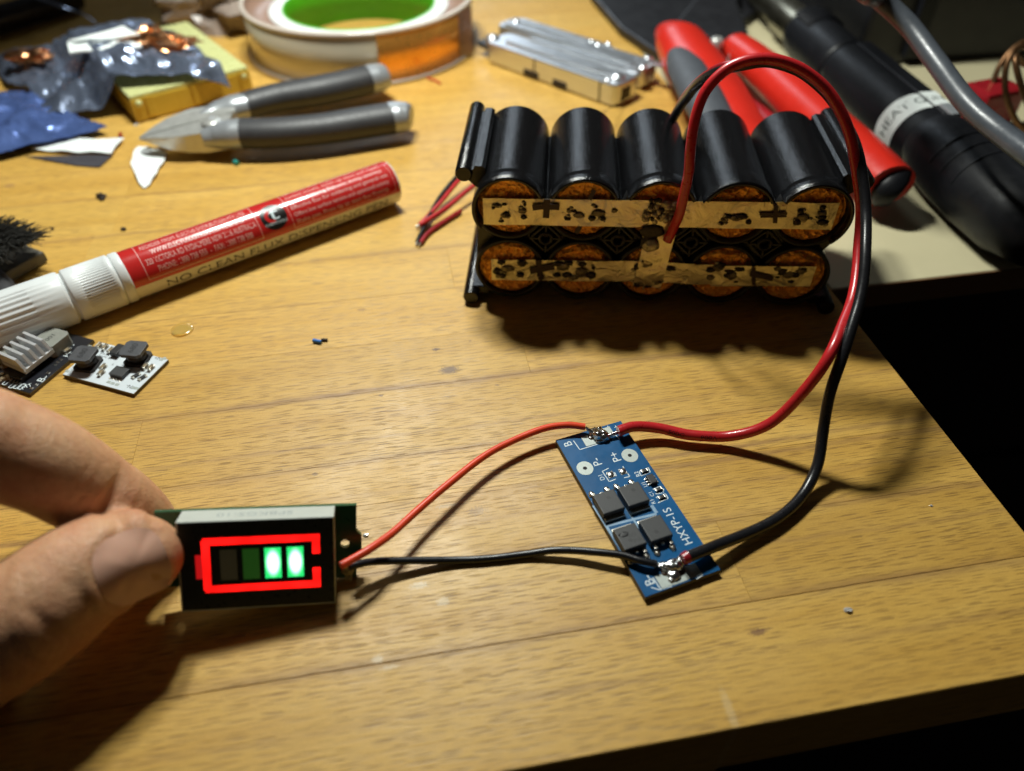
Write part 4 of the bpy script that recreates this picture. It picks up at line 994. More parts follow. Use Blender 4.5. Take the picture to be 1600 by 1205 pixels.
for k in range(17):
    a = R(100 + 190 * k / 16); vs += [lp(-.55 + 2.35 * math.cos(a), .2 + 2.2 * math.sin(a), RP + .12), lp(-.55 + 1.25 * math.cos(a), .2 + 1.15 * math.sin(a), RP + .12)]
for k in range(16): fs.append((2 * k, 2 * k + 2, 2 * k + 3, 2 * k + 1))
obj('logo_arc', lr.add(vs, fs, False), B['pen_red'], lgo)
nc_ = G(); fit(nc_, 'NO CLEAN FLUX DISPENSING PEN', xl + 9, -6, R(112), 4.0, RP + .05); obj('black_lettering', nc_, B['pen_black'], PEN)
# white collar, knurled ring and cap
def knurl(prof, n_r, depth, a_lo, a_hi):
    g = G(); N = 220; vs = []; fs = []
    for (r, x, kn) in prof:
        for k in range(N):
            a = 2 * math.pi * k / N; inside = a_lo < ((a + math.pi) % (2 * math.pi) - math.pi) < a_hi
            rr = r - (depth * (.5 + .5 * math.cos(a * n_r)) if kn and inside else 0); vs.append(cyl(a, rr, x))
    for i in range(len(prof) - 1):
        for k in range(N): fs.append((i * N + k, i * N + (k + 1) % N, (i + 1) * N + (k + 1) % N, (i + 1) * N + k))
    return g.add(vs, fs, True)
xr = xl
obj('collar', G().lathe([(7.45, xr + .1), (7.72, xr), (7.8, xr - .5), (7.8, xr - 2.2), (7.6, xr - 2.6), (7.3, xr - 2.7), (7.3, xr - 3.2)], 64, LX), B['pen_white'], PEN)
x2 = xr - 3.0; x3 = x_gap + .4
obj('knurled_ring', knurl([(7.3, x2 + .2, 0), (7.8, x2, 0), (7.9, x2 - .5, 0), (7.9, x2 - 1.2, 0), (7.9, x2 - 1.5, 1), (7.9, x3 + 3.6, 1), (7.9, x3 + 3.2, 0), (7.9, x3 + .5, 0), (7.75, x3, 0), (7.2, x3 - .1, 0), (7.2, x3 - 1.2, 0)], 62, .34, R(-80), R(118)), B['pen_white'], PEN)
x4 = x3 - 1.0; xcap = mu(56, 482)
obj('cap', knurl([(7.0, x4 + .3, 0), (7.75, x4, 0), (7.95, x4 - .5, 0), (7.95, xcap + .4, 0), (7.95, xcap - .3, 1), (7.9, x4 - 46, 1), (7.8, x4 - 47, 0), (7.2, x4 - 48, 0), (0, x4 - 48, 0)], 30, .40, R(10), R(112)), B['pen_white'], PEN)

# ================================================================== brush
BRO = at(20, 400, 0)
BRUSH = thing('brush', 'grimy black bristle brush poking in at the left above the pen cap', 'brush', BRO)
hb = at(-60, 370, 5) - BRO; he = at(34, 408, 5) - BRO; bd = (he - hb).normalized(); bs_ = Vector((-bd.y, bd.x, 0))
obj('brush_head', G().prism([tuple((hb + bs_ * s_ * 7.5)[:2]) for s_ in (1, -1)] + [tuple((he + bs_ * s_ * 7.5)[:2]) for s_ in (-1, 1)], 0.3, 4.2, bev=.8), B['brush'], BRUSH)
bg_ = G(); br = random.Random(5)
for k in range(1150):
    u, v = br.uniform(-.30, 1), br.uniform(-1, 1)
    p = hb + (he - hb) * (.5 + .5 * u) + bs_ * (v * 6.8) + Vector((0, 0, 4.0))
    lean = bd * (2.6 + 2.8 * u) + bs_ * (v * 2.4 + br.uniform(-1.4, 1.4)) + bd * br.uniform(-1.4, 1.6) + Vector((0, 0, br.uniform(1.2, 4.2)))
    m_ = p + lean * .55 + Vector((br.uniform(-.4, .4), br.uniform(-.4, .4), .7)); e_ = p + lean * 1.15 + Vector((br.uniform(-.9, .9), br.uniform(-.9, .9), br.uniform(-.9, .2)))
    bg_.tube([p, m_, e_], [.17, .15, .09], 4, cap=False)
bo = obj('bristles', bg_, B['bristle'], BRUSH); bo['kind'] = 'stuff'
obj('lint', G().blob(at(44, 376, 8.5) - BRO, (1.0, .8, .6), 2, .5, 1.3, 2), B['lid'], BRUSH)
hs = at(-40, 415, 3) - BRO; hn = at(6, 455, 3) - BRO
HND = G().tube([hs, hn, at(20, 520, 3) - BRO], [4.2, 3.8, 3.4], 16, sub=6, flat=.8)
kn = tag(obj('hand_tool', HND, B['grip'], loc=BRO), 'dark rounded tool end peeking out at the left edge above the pen cap', 'tool')

# ================================================================== two small converter boards
def small_board(name, label, px, py, yaw, w, h, mask, zoff=0):
    o = at(px, py, 1.0); o.z = zoff
    r = thing(name, label, 'circuit board', o, yaw)
    obj('board_core', G().box((0, 0, .55), (w, h, .9), bev=.05, seg=1), B['pcb_edge'], r)
    obj('solder_mask', G().box((0, 0, 1.03), (w - .05, h - .05, .1), bev=.03, seg=1), B[mask], r)
    return r
WYAW = R(-19.5)
WC = Vector((-109.2, 153.4, 0))
WB = thing('converter_board', 'white voltage converter board with two dark square inductors left of the gauge', 'circuit board', WC, WYAW)
obj('board_core', G().box((0, 0, .6), (23.6, 14.4, 1.0), bev=.05, seg=1), B['pcb_edge'], WB)
obj('solder_mask', G().box((0, 0, 1.12), (23.55, 14.35, .1), bev=.03, seg=1), B['white_pcb'], WB)
def mkL(c, yaw):
    X = Vector((math.cos(yaw), math.sin(yaw), 0)); Y = Vector((-X.y, X.x, 0))
    return lambda px, py, z=1.2: Vector(((at(px, py, z) - c).dot(X), (at(px, py, z) - c).dot(Y), z))
wl = mkL(WC, WYAW)
def inductor(par, L, pxy, base, top, mat, txt, size, rot=0, hgt=4.4, z0=1.15, side='ferrite_dark'):
    c = L(pxy[0], pxy[1], z0 + hgt)
    e = bpy.data.objects.new('inductor', None); COL.objects.link(e); e.parent = par; e.location = Vector((c.x, c.y, z0)) * MM; e.rotation_euler = (0, 0, rot); e.empty_display_size = .002
    w_ = top; ch = w_ * .26
    oc = [(-w_, -w_ + ch), (-w_ + ch, -w_), (w_ - ch, -w_), (w_, -w_ + ch), (w_, w_ - ch), (w_ - ch, w_), (-w_ + ch, w_), (-w_, w_ - ch)]
    obj('inductor_top', G().prism(oc, hgt - 1.1, hgt, bev=.15), B[mat], e)
    if side == 'ferrite_dark':
        obj('inductor_winding', G().lathe([(0, .9), (w_ * .82, .9), (w_ * .86, 1.4), (w_ * .82, hgt - 1.1), (0, hgt - 1.1)], 20), B['ferrite_dark'], e)
        obj('inductor_base', G().prism(oc, 0, .9, bev=.12), B['ferrite_dark'], e)
    else: obj('inductor_base', G().prism([(x * .98, y * .98) for x, y in oc], 0, hgt - 1.0, bev=.1), B[side], e)
    if txt: obj('chip_print', G().text(txt, size, Matrix.Translation((0, 0, hgt + .03)), cond=1.1), B['chip_black'], e)
inductor(WB, wl, (129, 552), 0, 3.1, 'ferrite', '680', 2.4, R(-78 + 180), 4.4)
inductor(WB, wl, (208, 544), 0, 3.1, 'ferrite', '680', 2.4, R(-78 + 180), 4.4)
def chipbox(par, L, px, py, s, z0=1.15, mat='chip', name='chip', pins=0, bev=.1, rot=0, capm=None):
    c = L(px, py, z0 + s[2]); o = obj(name, G().box((0, 0, s[2] / 2 + .05), s, bev=bev), B[mat], par, (c.x, c.y, z0), (0, 0, rot))
    if pins:
        g = G()
        for sg in (-1, 1):
            for k in range(pins):
                y_ = (k - (pins - 1) / 2) * s[0] / pins; g.box((y_, sg * (s[1] / 2 + .2), .25), (.32, .7, .22), bev=.04); g.box((y_, sg * (s[1] / 2 + .62), .12), (.4, .55, .16), bev=.04)
        obj('pins', g, B['tin'], o)
    if capm:
        g = G()
        for sg in (-1, 1): g.box((sg * (s[0] / 2), 0, s[2] / 2 + .05), (s[0] * .32, s[1] * 1.04, s[2] * 1.05), bev=.04)
        obj('end_caps', g, B['tin'], o)
    return o
chipbox(WB, wl, 183, 545, (2.5, 4.0, 1.6), mat='chip_black', name='diode', bev=.15)
chipbox(WB, wl, 186, 580, (4.3, 3.3, 1.2), mat='chip', name='chip', pins=4)
for (px, py) in ((154, 539), (163, 541), (172, 546), (160, 572), (157, 581), (226, 571), (235, 573)): chipbox(WB, wl, px, py, (1.7, 1.0, .9), mat='ceramic', name='capacitor', rot=R(88), capm=1)
for (px, py) in ((212, 586), (222, 589)): chipbox(WB, wl, px, py, (1.9, 1.0, .5), mat='chip_black', name='resistor', rot=R(70), capm=1)
wp = G()
def wtext(s_, px, py, size, L, gg, z=1.185, rot=0, cond=1): c = L(px, py, z); gg.text(s_, size, Matrix.Translation((c.x, c.y, z)) @ Matrix.Rotation(rot, 4, 'Z'), cond=cond)
wtext('IN+', 248, 560, 1.7, wl, wp, rot=R(180)); wtext('IN-', 203, 604, 1.7, wl, wp, rot=R(180)); wtext('OUT', 163, 553, 1.2, wl, wp); wtext('DC-DC', 160, 557, 1.0, wl, wp); wtext('+', 144, 540, 1.6, wl, wp)
for (px, py) in ((218, 578), (206, 590), (228, 582), (176, 570), (170, 560)): wtext('R', px, py, .9, wl, wp)
obj('board_print', wp, B['pen_black'], WB)
wpd = G()
for (px, py) in ((252, 562), (257, 560), (209, 606), (214, 607), (140, 541), (170, 597), (176, 599), (183, 601), (105, 580)): c = wl(px, py); wpd.box((c.x, c.y, 1.2), (1.1, .8, .06))
obj('pads', wpd, B['pad'], WB)
KYAW = R(-21)
kr = at(50, 617, 1.2); KX = Vector((math.cos(KYAW), math.sin(KYAW), 0)); KY = Vector((-KX.y, KX.x, 0))
KC = kr - KX * 13.0 + KY * 11.9; KC.z = 0; KC -= KX * .5
KB = thing('converter_board', 'black voltage converter board with silver finned heatsink at the left edge', 'circuit board', KC, KYAW)
obj('board_core', G().box((0, 0, .6), (25, 23.4, 1.0), bev=.05, seg=1), B['pcb_edge'], KB)
obj('solder_mask', G().box((0, 0, 1.12), (24.95, 23.35, .1), bev=.03, seg=1), B['black_pcb'], KB)
kl = mkL(KC, KYAW)
c = kl(44, 556, 4); e = bpy.data.objects.new('heatsink', None); COL.objects.link(e); e.parent = KB; e.location = Vector((c.x, c.y, 3.0)) * MM; e.rotation_euler = (R(3), 0, R(-6)); e.empty_display_size = .002
obj('heatsink_base', G().box((0, 0, .7), (9.0, 9.6, 1.4), bev=.12), B['alu'], e)
for k in range(5):
    y_ = -4.2 + k * 2.1
    gg = G(); gg.prism([(-4.5, 1.3), (4.5, 1.3), (3.0, 4.6), (-4.5, 4.6)], -.42, .42, Matrix.Translation((0, y_, 0)) @ Matrix.Rotation(R(90), 4, 'X'), bev=.08)
    obj('heatsink_fin', gg, B['alu'], e)
inductor(KB, kl, (78, 527), 0, 3.7, 'grey_ferrite', '100', 2.0, R(-90), 4.0, side='grey_ferrite')
inductor(KB, kl, (12, 545), 0, 3.5, 'grey_ferrite', '', 2.0, R(0), 3.2, side='grey_ferrite')
for (px, py) in ((88, 541), (96, 543), (104, 546)): chipbox(KB, kl, px, py, (1.7, 1.1, .9), mat='ceramic', name='capacitor', rot=R(80), capm=1)
chipbox(KB, kl, 32, 583, (4.2, 3.6, 1.3), mat='chip_black', name='chip', pins=4)
for (px, py) in ((5, 590), (8, 570)): chipbox(KB, kl, px, py, (2.0, 1.2, .8), mat='ceramic', name='capacitor', rot=R(60), capm=1)
kp = G(); wtext('B-', 67, 592, 3.0, kl, kp, rot=R(92)); wtext('P+', 107, 553, 2.4, kl, kp, rot=R(92)); wtext('P-', 112, 541, 2.2, kl, kp, rot=R(92)); wtext('MT', 42, 604, 1.9, kl, kp, rot=R(60)); wtext('E8', 98, 550, 1.8, kl, kp)
for (px, py) in ((20, 602), (27, 603), (34, 604), (10, 597)):
    c = kl(px, py); kp.frame(c.x - .6, c.y - 1.1, c.x + .6, c.y + 1.1, .2, 1.19)
obj('board_print', kp, B['silk'], KB)
kd = G()
for (px, py) in ((57, 601), (49, 607), (3, 584), (90, 566), (95, 562), (75, 583), (86, 570)): c = kl(px, py); kd.box((c.x, c.y, 1.2), (1.1, .7, .1), bev=.03)
obj('pads', kd, B['bright_pad'], KB)

# ================================================================== grey side cutters
def handle(par, name, pts, rad, mat, flat=.82, z=None, n=20):
    g = G().tube(pts, rad, n, flat, (0, 0, 1), sub=7); return obj(name, g, B[mat], par)
CO = at(330, 200, 0)
CUT = thing('side_cutters', 'steel side cutters with charcoal grips and pale grey ends', 'pliers', CO)
c_ = lambda px, py, z: at(px, py, z) - CO
# jaws: two wedge shaped halves meeting at the tip
def jaw(top):
    if top: P_ = [(214, 214), (240, 200), (262, 190), (300, 180), (345, 174), (372, 172), (368, 186), (330, 196), (290, 202), (250, 208)]
    else: P_ = [(214, 215), (250, 209), (290, 203), (330, 197), (366, 188), (352, 214), (320, 219), (290, 221), (262, 221), (236, 218)]
    pg = [tuple((at(x, y, 8) - CO)[:2]) for x, y in P_]
    g = G(); b = bmesh.new()
    lo, hi = 2.6, 11.0
    tip = Vector(pg[0])
    vs0 = [b.verts.new((x, y, 7 - (7 - lo) * min(1, (Vector((x, y)) - tip).length / 22))) for x, y in pg]; vs1 = [b.verts.new((x, y, 7.6 + (hi - 7.6) * min(1, (Vector((x, y)) - tip).length / 26))) for x, y in pg]
    n = len(pg)
    b.faces.new(vs0); b.faces.new(vs1[::-1])
    for k in range(n): b.faces.new((vs0[k], vs0[(k + 1) % n], vs1[(k + 1) % n], vs1[k]))
    bmesh.ops.recalc_face_normals(b, faces=b.faces[:])
    bmesh.ops.bevel(b, geom=b.edges[:], offset=.5, segments=2, affect='EDGES', clamp_overlap=True)
    obj('jaw', g.bm(b, False), B['steel'], CUT)
jaw(True); jaw(False)
pv = c_(332, 196, 10.5); obj('pivot', G().lathe([(0, 2.2), (3.4, 2.1), (4.0, 1.4), (4.0, -1.5)], 24, Matrix.Translation(pv)), B['steel'], CUT)
handle(CUT, 'handle_collar', [c_(312, 187, 8), c_(340, 176, 8), c_(365, 169, 8.5), c_(385, 165, 8.5)], [2.6, 5.0, 6.0, 6.2], 'satin_grey')
handle(CUT, 'grip', [c_(379, 166, 8.5), c_(430, 153, 8.8), (c_(490, 143, 9)), c_(540, 133, 9), c_(578, 124, 9)], [6.1, 6.7, 7.2, 7.3, 7.2], 'grip')
handle(CUT, 'handle_end', [c_(575, 125, 9), c_(588, 122, 9), c_(600, 119, 9), c_(604, 118, 9)], [7.3, 7.2, 6.4, 4.6], 'satin_grey')
handle(CUT, 'handle_collar', [c_(316, 217, 8), c_(338, 213, 8), c_(362, 210, 8.5), c_(378, 209, 8.5)], [3.4, 5.6, 6.6, 6.8], 'satin_grey')
handle(CUT, 'grip', [c_(374, 209, 8.5), c_(430, 208, 8.6), c_(500, 202, 8.6), c_(560, 193, 8.6), c_(612, 185, 8.6)], [6.7, 6.8, 6.9, 7.2, 7.3], 'grip')
handle(CUT, 'handle_end', [c_(609, 185, 8.6), c_(624, 183, 8.6), c_(638, 182, 8.6), c_(643, 182, 8.6)], [7.4, 7.3, 6.4, 4.6], 'satin_grey')

# ================================================================== roll of tape
TC = Vector((-74, 399, 0)); HT = 24.0
ROLL_ = thing('tape_roll', 'large roll of copper tape with clear rims and bright green core', 'tape roll', TC)
ang = lambda px, py, z: math.atan2(*(reversed((at(px, py, z) - TC)[:2])))
aC0 = ang(590, 95, 10); aC1 = ang(724, 62, 10)
obj('backing_tape', G().lathe([(54.6, .8), (55.6, 1.2), (55.6, HT - 1.2), (54.6, HT - .8)], 120, a0=aC1, a1=aC0 + 2 * math.pi, M=None), B['tape_clear'], ROLL_)
cg = G().lathe([(54.9, .9), (56.0, 1.0), (56.05, HT - 1.0), (55, HT - .9)], 40, a0=aC0 - 0.0, a1=aC1)
obj('copper_tape', cg, B['tape_copper'], ROLL_)
fl2 = G().grid(10, 8, lambda u, v: Vector(((56.2 + 3.2 * u * u) * math.cos(aC1 - .03 + .14 * u), (56.2 + 3.2 * u * u) * math.sin(aC1 - .03 + .14 * u), 1.5 + (HT - 3) * v + 1.2 * math.sin(v * 9) * u)))
obj('loose_end', fl2, B['tape_brown'], ROLL_)
obj('clear_rim', G().lathe([(54.4, HT - 6.5), (54.4, HT - .4), (54.8, HT), (56.4, HT + .05), (56.9, HT - .5), (56.9, HT - 1.6), (55.4, HT - 1.8)], 120), B['tape_rim'], ROLL_)
obj('clear_rim', G().lathe([(50.5, 0.1), (56.6, .1), (57.1, .6), (57.1, 1.6), (55.2, 1.8)], 120), B['tape_rim'], ROLL_)
obj('windings', G().lathe([(43, HT - 6.4), (54.2, HT - 6.2), (54.35, HT - .6)], 96), B['tape_brown'], ROLL_)
obj('core_ring', G().lathe([(44, HT - 6.6), (44, HT - 5.4), (43.5, HT - 5.0), (37.5, HT - 5.0), (37.2, HT - 5.4)], 96), B['core_white'], ROLL_)
obj('green_core', G().lathe([(37.6, HT - 5.2), (37.3, HT - 4.7), (36.6, HT - 4.7), (36.3, HT - 5.2), (36.3, 0.2), (37.4, .2)], 96), B['core_green'], ROLL_)
tag(obj('red_thread', G().tube([at(668, 122, .6), at(680, 126, .5), at(688, 131, .5)], .5, 6, sub=4), B['red_wire']), 'tiny red scrap at the foot of the tape roll', 'scrap')

# ================================================================== multitool
ZTOP = 10.0
ta = at(952, 131, ZTOP) - at(757, 64, ZTOP); ta.z = 0; ta.normalize(); tb_ = Vector((-ta.y, ta.x, 0))
tc_ = (at(757, 64, ZTOP) + at(1020, 92, ZTOP)) / 2; tc_.z = 0
TOOL = thing('multitool', 'closed steel folding multitool lying behind the battery pack', 'multitool', tc_, math.atan2(ta.y, ta.x))
tl = lambda px, py, z=ZTOP: Vector(((at(px, py, z) - tc_).dot(ta), (at(px, py, z) - tc_).dot(tb_), z))
F0, F1, K0, K1 = tl(757, 64), tl(966, 134), tl(800, 24), tl(1026, 92)
yf, yr = F0.y, max(K0.y, K1.y); WT = yr - yf
def rr(x0, y0, x1, y1, r, n=6):
    o = []
    for (cx_, cy_, a0) in ((x1 - r, y1 - r, 0), (x0 + r, y1 - r, 90), (x0 + r, y0 + r, 180), (x1 - r, y0 + r, 270)):
        for k in range(n + 1): a = R(a0 + 90 * k / n); o.append((cx_ + r * math.cos(a), cy_ + r * math.sin(a)))
    return o
def slab(name, poly, z0, z1, bev=.4, mat='tool_steel'): return obj(name, G().prism(poly, z0, z1, bev=bev), B[mat], TOOL)
ym1, ym2 = yf + WT * .46, yf + WT * .60
slab('handle_channel', rr(F0.x, yf, F1.x, ym1, 4), .8, ZTOP, .8)
slab('handle_channel', rr(K0.x + 1, ym2, K1.x + 2, yr, 4), .8, ZTOP - .8, .8)
slab('blade_stack', rr(F0.x + 10, ym1 + .2, K1.x - 8, ym2 - .2, 1.0), 1.5, 7.0, .4, 'dull_solder')
def blade(y0, y1, x0, x1, z0, z1, pt=14): slab('folded_blade', [(x0, y0), (x1 - pt, y0), (x1, y0 + (y1 - y0) * .45), (x1 - pt * .6, y1), (x0 + 4, y1)], z0, z1, .25)
blade(yf + 5.0, yf + 9.8, F0.x + 9, F1.x - 6, ZTOP + .05, ZTOP + 1.3)
blade(ym1 - 1.5, ym1 + 1.6, F0.x + 14, F1.x - 2, ZTOP - 2, ZTOP + .9)
blade(ym2 + 1.2, ym2 + 4.6, K0.x + 6, K1.x - 36, ZTOP - .75, ZTOP + .7)
blade(yr - 5.2, yr - 1.4, K0.x + 4, K1.x - 20, ZTOP - .75, ZTOP + .5)
blade(ym2 + 2.0, yr - 3.0, K1.x - 38, K1.x + 1, ZTOP - .75, ZTOP + .3, 6)
for (px, py, z, r_) in ((770, 58, ZTOP + .4, 3.4), (806, 34, ZTOP, 2.6), (964, 119, ZTOP + .8, 3.6), (1012, 92, ZTOP - .4, 2.6), (1004, 106, ZTOP, 2.2), (924, 66, ZTOP - .2, 1.7), (934, 71, ZTOP - .2, 1.7), (950, 70, ZTOP - .2, 1.7), (949, 126, ZTOP + .2, 1.6)):
    v = tl(px, py, z); g = G().lathe([(0, 1.3), (r_ * .55, 1.3), (r_ * .6, .9), (r_ * .9, .8), (r_, .4), (r_, -3)], 20, Matrix.Translation((v.x, v.y, z - .3)))
    obj('rivet', g, B['tool_steel'], TOOL)
slab('tip_lever', rr(K1.x - 8, yr - 7, K1.x + 8, yr - 4, 1.2), ZTOP - .7, ZTOP + .4, .3)
for x_, w_ in ((.38, 9), (.60, 8)): obj('pocket_gap', G().box((F0.x + (F1.x - F0.x) * x_, yf - .05, 2.4), (w_, .8, 2.6), bev=.2), B['dark'], TOOL)
obj('channel_seam', G().box((F1.x - 9, yf - .05, 5.4), (.5, .5, 9)), B['dark'], TOOL)
obj('channel_seam', G().box((F0.x + 32, yf - .05, 6.6), (.5, .5, 6)), B['dark'], TOOL)
obj('end_gap', G().box((F1.x + .05, yf + 7, 5), (.8, 6, 5), bev=.3), B['dark'], TOOL)
slab('lanyard_strap', [(F0.x - 10, yf + 5), (F0.x + 4, yf + 2), (F0.x + 4, yf + 11), (F0.x - 10, yf + 13)], 4, 6.5, .5, 'grip')
tag(obj('copper_strand', G().tube([at(982, 152, 1), at(960, 165, 6), at(942, 176, 14)], .16, 6, sub=6), B['burn']), 'hair thin wire strand leaning between multitool and battery pack', 'wire')

# ================================================================== red handled pliers
RO_ = at(1180, 160, 0)
RPL = thing('red_pliers', 'big pliers with red handles and grey inlays on the cream desk behind the battery pack', 'pliers', RO_)
c_ = lambda px, py, z: at(px, py, z) - RO_
handle(RPL, 'handle', [c_(1040, 48, 13), c_(1062, 66, 13), c_(1085, 104, 13), c_(1118, 150, 12), c_(1150, 200, 11), c_(1185, 258, 10)], [5.5, 11.5, 13, 12.5, 11, 9.5], 'red_grip', .75)
handle(RPL, 'grip_inlay', [c_(1058, 84, 18.5), c_(1072, 108, 18.5), c_(1096, 152, 17.5), c_(1122, 200, 16)], [4.2, 8.0, 8.6, 7.6], 'grey_grip', .70)
handle(RPL, 'handle', [c_(1150, 72, 12), c_(1168, 88, 12), c_(1210, 124, 12), c_(1262, 172, 12), c_(1330, 234, 12), c_(1392, 290, 12)], [7, 8.5, 9.2, 9.6, 9.8, 8.8], 'red_grip', .82)
handle(RPL, 'handle_tip', [c_(1388, 287, 10.5), c_(1398, 296, 10), c_(1403, 300, 9.5)], [9.15, 9.0, 6.0], 'gun', .82)
handle(RPL, 'lower_grip', [c_(1152, 150, 5), c_(1190, 182, 5), c_(1240, 226, 5)], [3.2, 4.2, 4.2], 'dark_red', .8)
obj('plier_head', G().prism([tuple(c_(x, y, 10)[:2]) for x, y in ((1052, 52), (1090, 4), (1120, -40), (1150, -42), (1150, 20), (1166, 66), (1140, 84), (1095, 70))], 3, 15, bev=1.6), B['case'], RPL)
pv = c_(1120, 66, 15); obj('pivot_bolt', G().lathe([(0, 2.0), (2.2, 2.0), (2.8, 1.2), (3.2, 0), (3.2, -3)], 20, Matrix.Translation(pv)), B['steel'], RPL)
pv = c_(1150, 84, 13); obj('spring', G().tube([pv + Vector((3.0 * math.cos(t * 1.1), 3.0 * math.sin(t * 1.1), -t * .2)) for t in range(28)], .7, 6), B['steel'], RPL)

# ================================================================== heat gun
h0 = at(1257, 52, 12); h1 = at(1437, 214, 12); hx = (h1 - h0); hL = hx.length; hx.normalize(); hz = Vector((0, 0, 1)); hy = hz.cross(hx)
GUN = thing('heat_gun', 'black hot air gun handle with white lettered label lying on the cream desk', 'heat gun', mat=frame_mat(h0, hx, hy, hz))
HM = frame_mm(h0, hx, hy, hz).inverted()
HX = Matrix(((0, 0, 1, 0), (1, 0, 0, 0), (0, 1, 0, 0), (0, 0, 0, 1)))
RG = 11.6; KS = RG / 18.0; HXS = lambda pr: [(r * KS, x) for r, x in pr]
hp = lambda px, py, z: HM @ at(px, py, z)
xb_ = hp(1322, 110, 12).x
obj('barrel', G().lathe(HXS([(0, -1), (14.0, -1), (16, -.2), (17.2, 2), (18.2, 10), (18.4, xb_ - 3), (18, xb_ - 1), (17, xb_ - .6)]), 56, HX), B['gun'], GUN)
for k in range(6):
    rb = G().lathe(HXS([(17.0, 0), (20.2, .3), (20.2, 1.2), (17.0, 1.5)]), 22, HX @ Matrix.Translation((0, 0, 2 + k * 2.6)), a0=R(40), a1=R(130)); obj('cooling_rib', rb, B['gun'], GUN)
xe = hp(1462, 236, 12).x
obj('handle', G().lathe(HXS([(16.8, xb_ - .4), (17.8, xb_ + .3), (18, xb_ + 3), (18, xe - 14), (17.4, xe - 6), (17.5, xe - 2)]), 56, HX), B['gun'], GUN)
obj('switch_rail', G().box((xb_ + 36, 3.6, 10.8), (70, 6.4, 3.2), bev=.9, seg=3), B['gun'], GUN)
obj('end_bell', G().lathe([(11.2, xe - 3), (11.8, xe - 1), (12.7, xe + 5), (13.4, xe + 14), (13.6, xe + 30), (12.8, xe + 48), (9, xe + 62), (0, xe + 66)], 48, HX @ Matrix.Translation((0, 1.4, 0))), B['gun'], GUN)
for k in range(3): obj('bell_seam', G().lathe([(13.0, 0), (13.9, .3), (13.9, .9), (13.0, 1.2)], 40, HX @ Matrix.Translation((0, 1.4, xe + 16 + 7 * k)), a0=R(15), a1=R(165)), B['gun'], GUN)
obj('nozzle', G().lathe([(0, -70), (6.2, -70), (6.8, -69), (6.8, -30), (8.4, -27), (8.6, -1)], 40, HX), B['nozzle'], GUN)
xm = hp(1437, 180, 18).x
def gl2(x, s_, r): return Vector((x, -r * math.sin(s_ / RG), r * math.cos(s_ / RG)))
obj('label_band', G().grid(1, 30, lambda u, v: gl2(xm - 5.8 + 11.6 * u, -1.0 + 23 * v, RG + .1)), B['label'], GUN)
obj('label_band', G().box((xm + .5, 3.6, 12.47), (11.6, 6.4, .14), bev=.03, seg=1), B['label'], GUN, label='end of the lettered label stuck over the switch rail')
ht = G()
ht.text('HEAT G', 5.8, fn=lambda v: gl2(xm - v.y, 9.6 - v.x, RG + .16), cond=1.0)
ht.text('UN', 5.0, Matrix.Translation((xm + .6, 3.7, 12.56)) @ Matrix.Rotation(R(90), 4, 'Z'), cond=.9)
obj('label_lettering', ht, B['label_ink'], GUN)
obj('slide_switch', G().box((xm + 11, 3.6, 12.6), (9, 4, 1.4), bev=.5), B['satin_grey'], GUN)

# cable, case and clutter at the back right
tag(obj('power_cable', G().tube([at(1230, -190, 66), at(1330, -40, 70), at(1375, -2, 62), at(1420, 40, 56), at(1465, 100, 50), at(1510, 160, 46), at(1560, 205, 44), at(1640, 262, 44), at(1760, 330, 40), at(1920, 390, 20), at(2150, 400, 4), at(2500, 330, 4)], 3.1, 18, sub=10), B['cable']), 'thick grey power cable sweeping over the heat gun', 'cable')
tag(obj('power_cable', G().tube([at(1540, 182, 30), at(1575, 208, 30), at(1640, 250, 30), at(1740, 300, 30), at(1900, 380, 14), at(2150, 430, 3.2), at(2500, 380, 3.2)], 2.6, 16, sub=8), B['cable']), 'thinner grey cable just under the thick one at the right edge', 'cable')
kx = at(1390, 60, 0); CASE = thing('equipment_case', 'dark black equipment case with knob at the back right', 'case', (285, 440, 0), R(8))
obj('case_body', G().box((0, 0, 90), (260, 120, 180), bev=3), B['case'], CASE)
obj('front_frame', G().box((-104, -61.5, 90), (8, 4, 172), bev=1), B['gun'], CASE); obj('front_frame', G().box((40, -61.5, 90), (8, 4, 172), bev=1), B['gun'], CASE)
obj('knob', G().lathe([(0, 14), (8, 14), (9.5, 12), (10, 2), (12, 0)], 28, Matrix.Translation((70, -60, 42)) @ Matrix.Rotation(R(90), 4, 'X')), B['cable'], CASE)
obj('knob', G().lathe([(0, 9), (4, 9), (5, 7), (5, 0)], 20, Matrix.Translation((-48, -60, 26)) @ Matrix.Rotation(R(90), 4, 'X')), B['satin_grey'], CASE)
obj('vent_panel', G().box((-30, -60.8, 95), (120, 2, 120), bev=.8), B['gun'], CASE)
po_ = [at(x, y, 0) for x, y in ((922, 4), (968, 58), (1034, 104), (1068, 60), (1150, 52), (1210, 10), (1120, -60), (900, -60))]; pc_ = sum(po_, Vector()) / 8
tag(obj('dark_filler', G().prism([tuple((p - pc_)[:2]) for p in po_], .3, 5, bev=1.5), B['case'], loc=pc_), 'flat dark added pouch under the jaws of the red handled pliers', 'filler')  # flat black piece added to keep the area by the plier jaws dark
cw = G(); cr = random.Random(9)
for k in range(3):
    c = at(1602 + 6 * k, 132 + 12 * k, 18 + 2 * k); pts = [c + Vector((13 * math.cos(t * .55 + k), 6 * math.sin(t * .55 + k), 15 * math.sin(t * .55 + k * .4) + t * .1)) for t in range(12)]
    cw.tube(pts, 1.1, 10, sub=3)
tag(obj('copper_coil', cw, B['old_copper']), 'tangle of bare copper wire at the right edge beside the cable', 'wire coil')
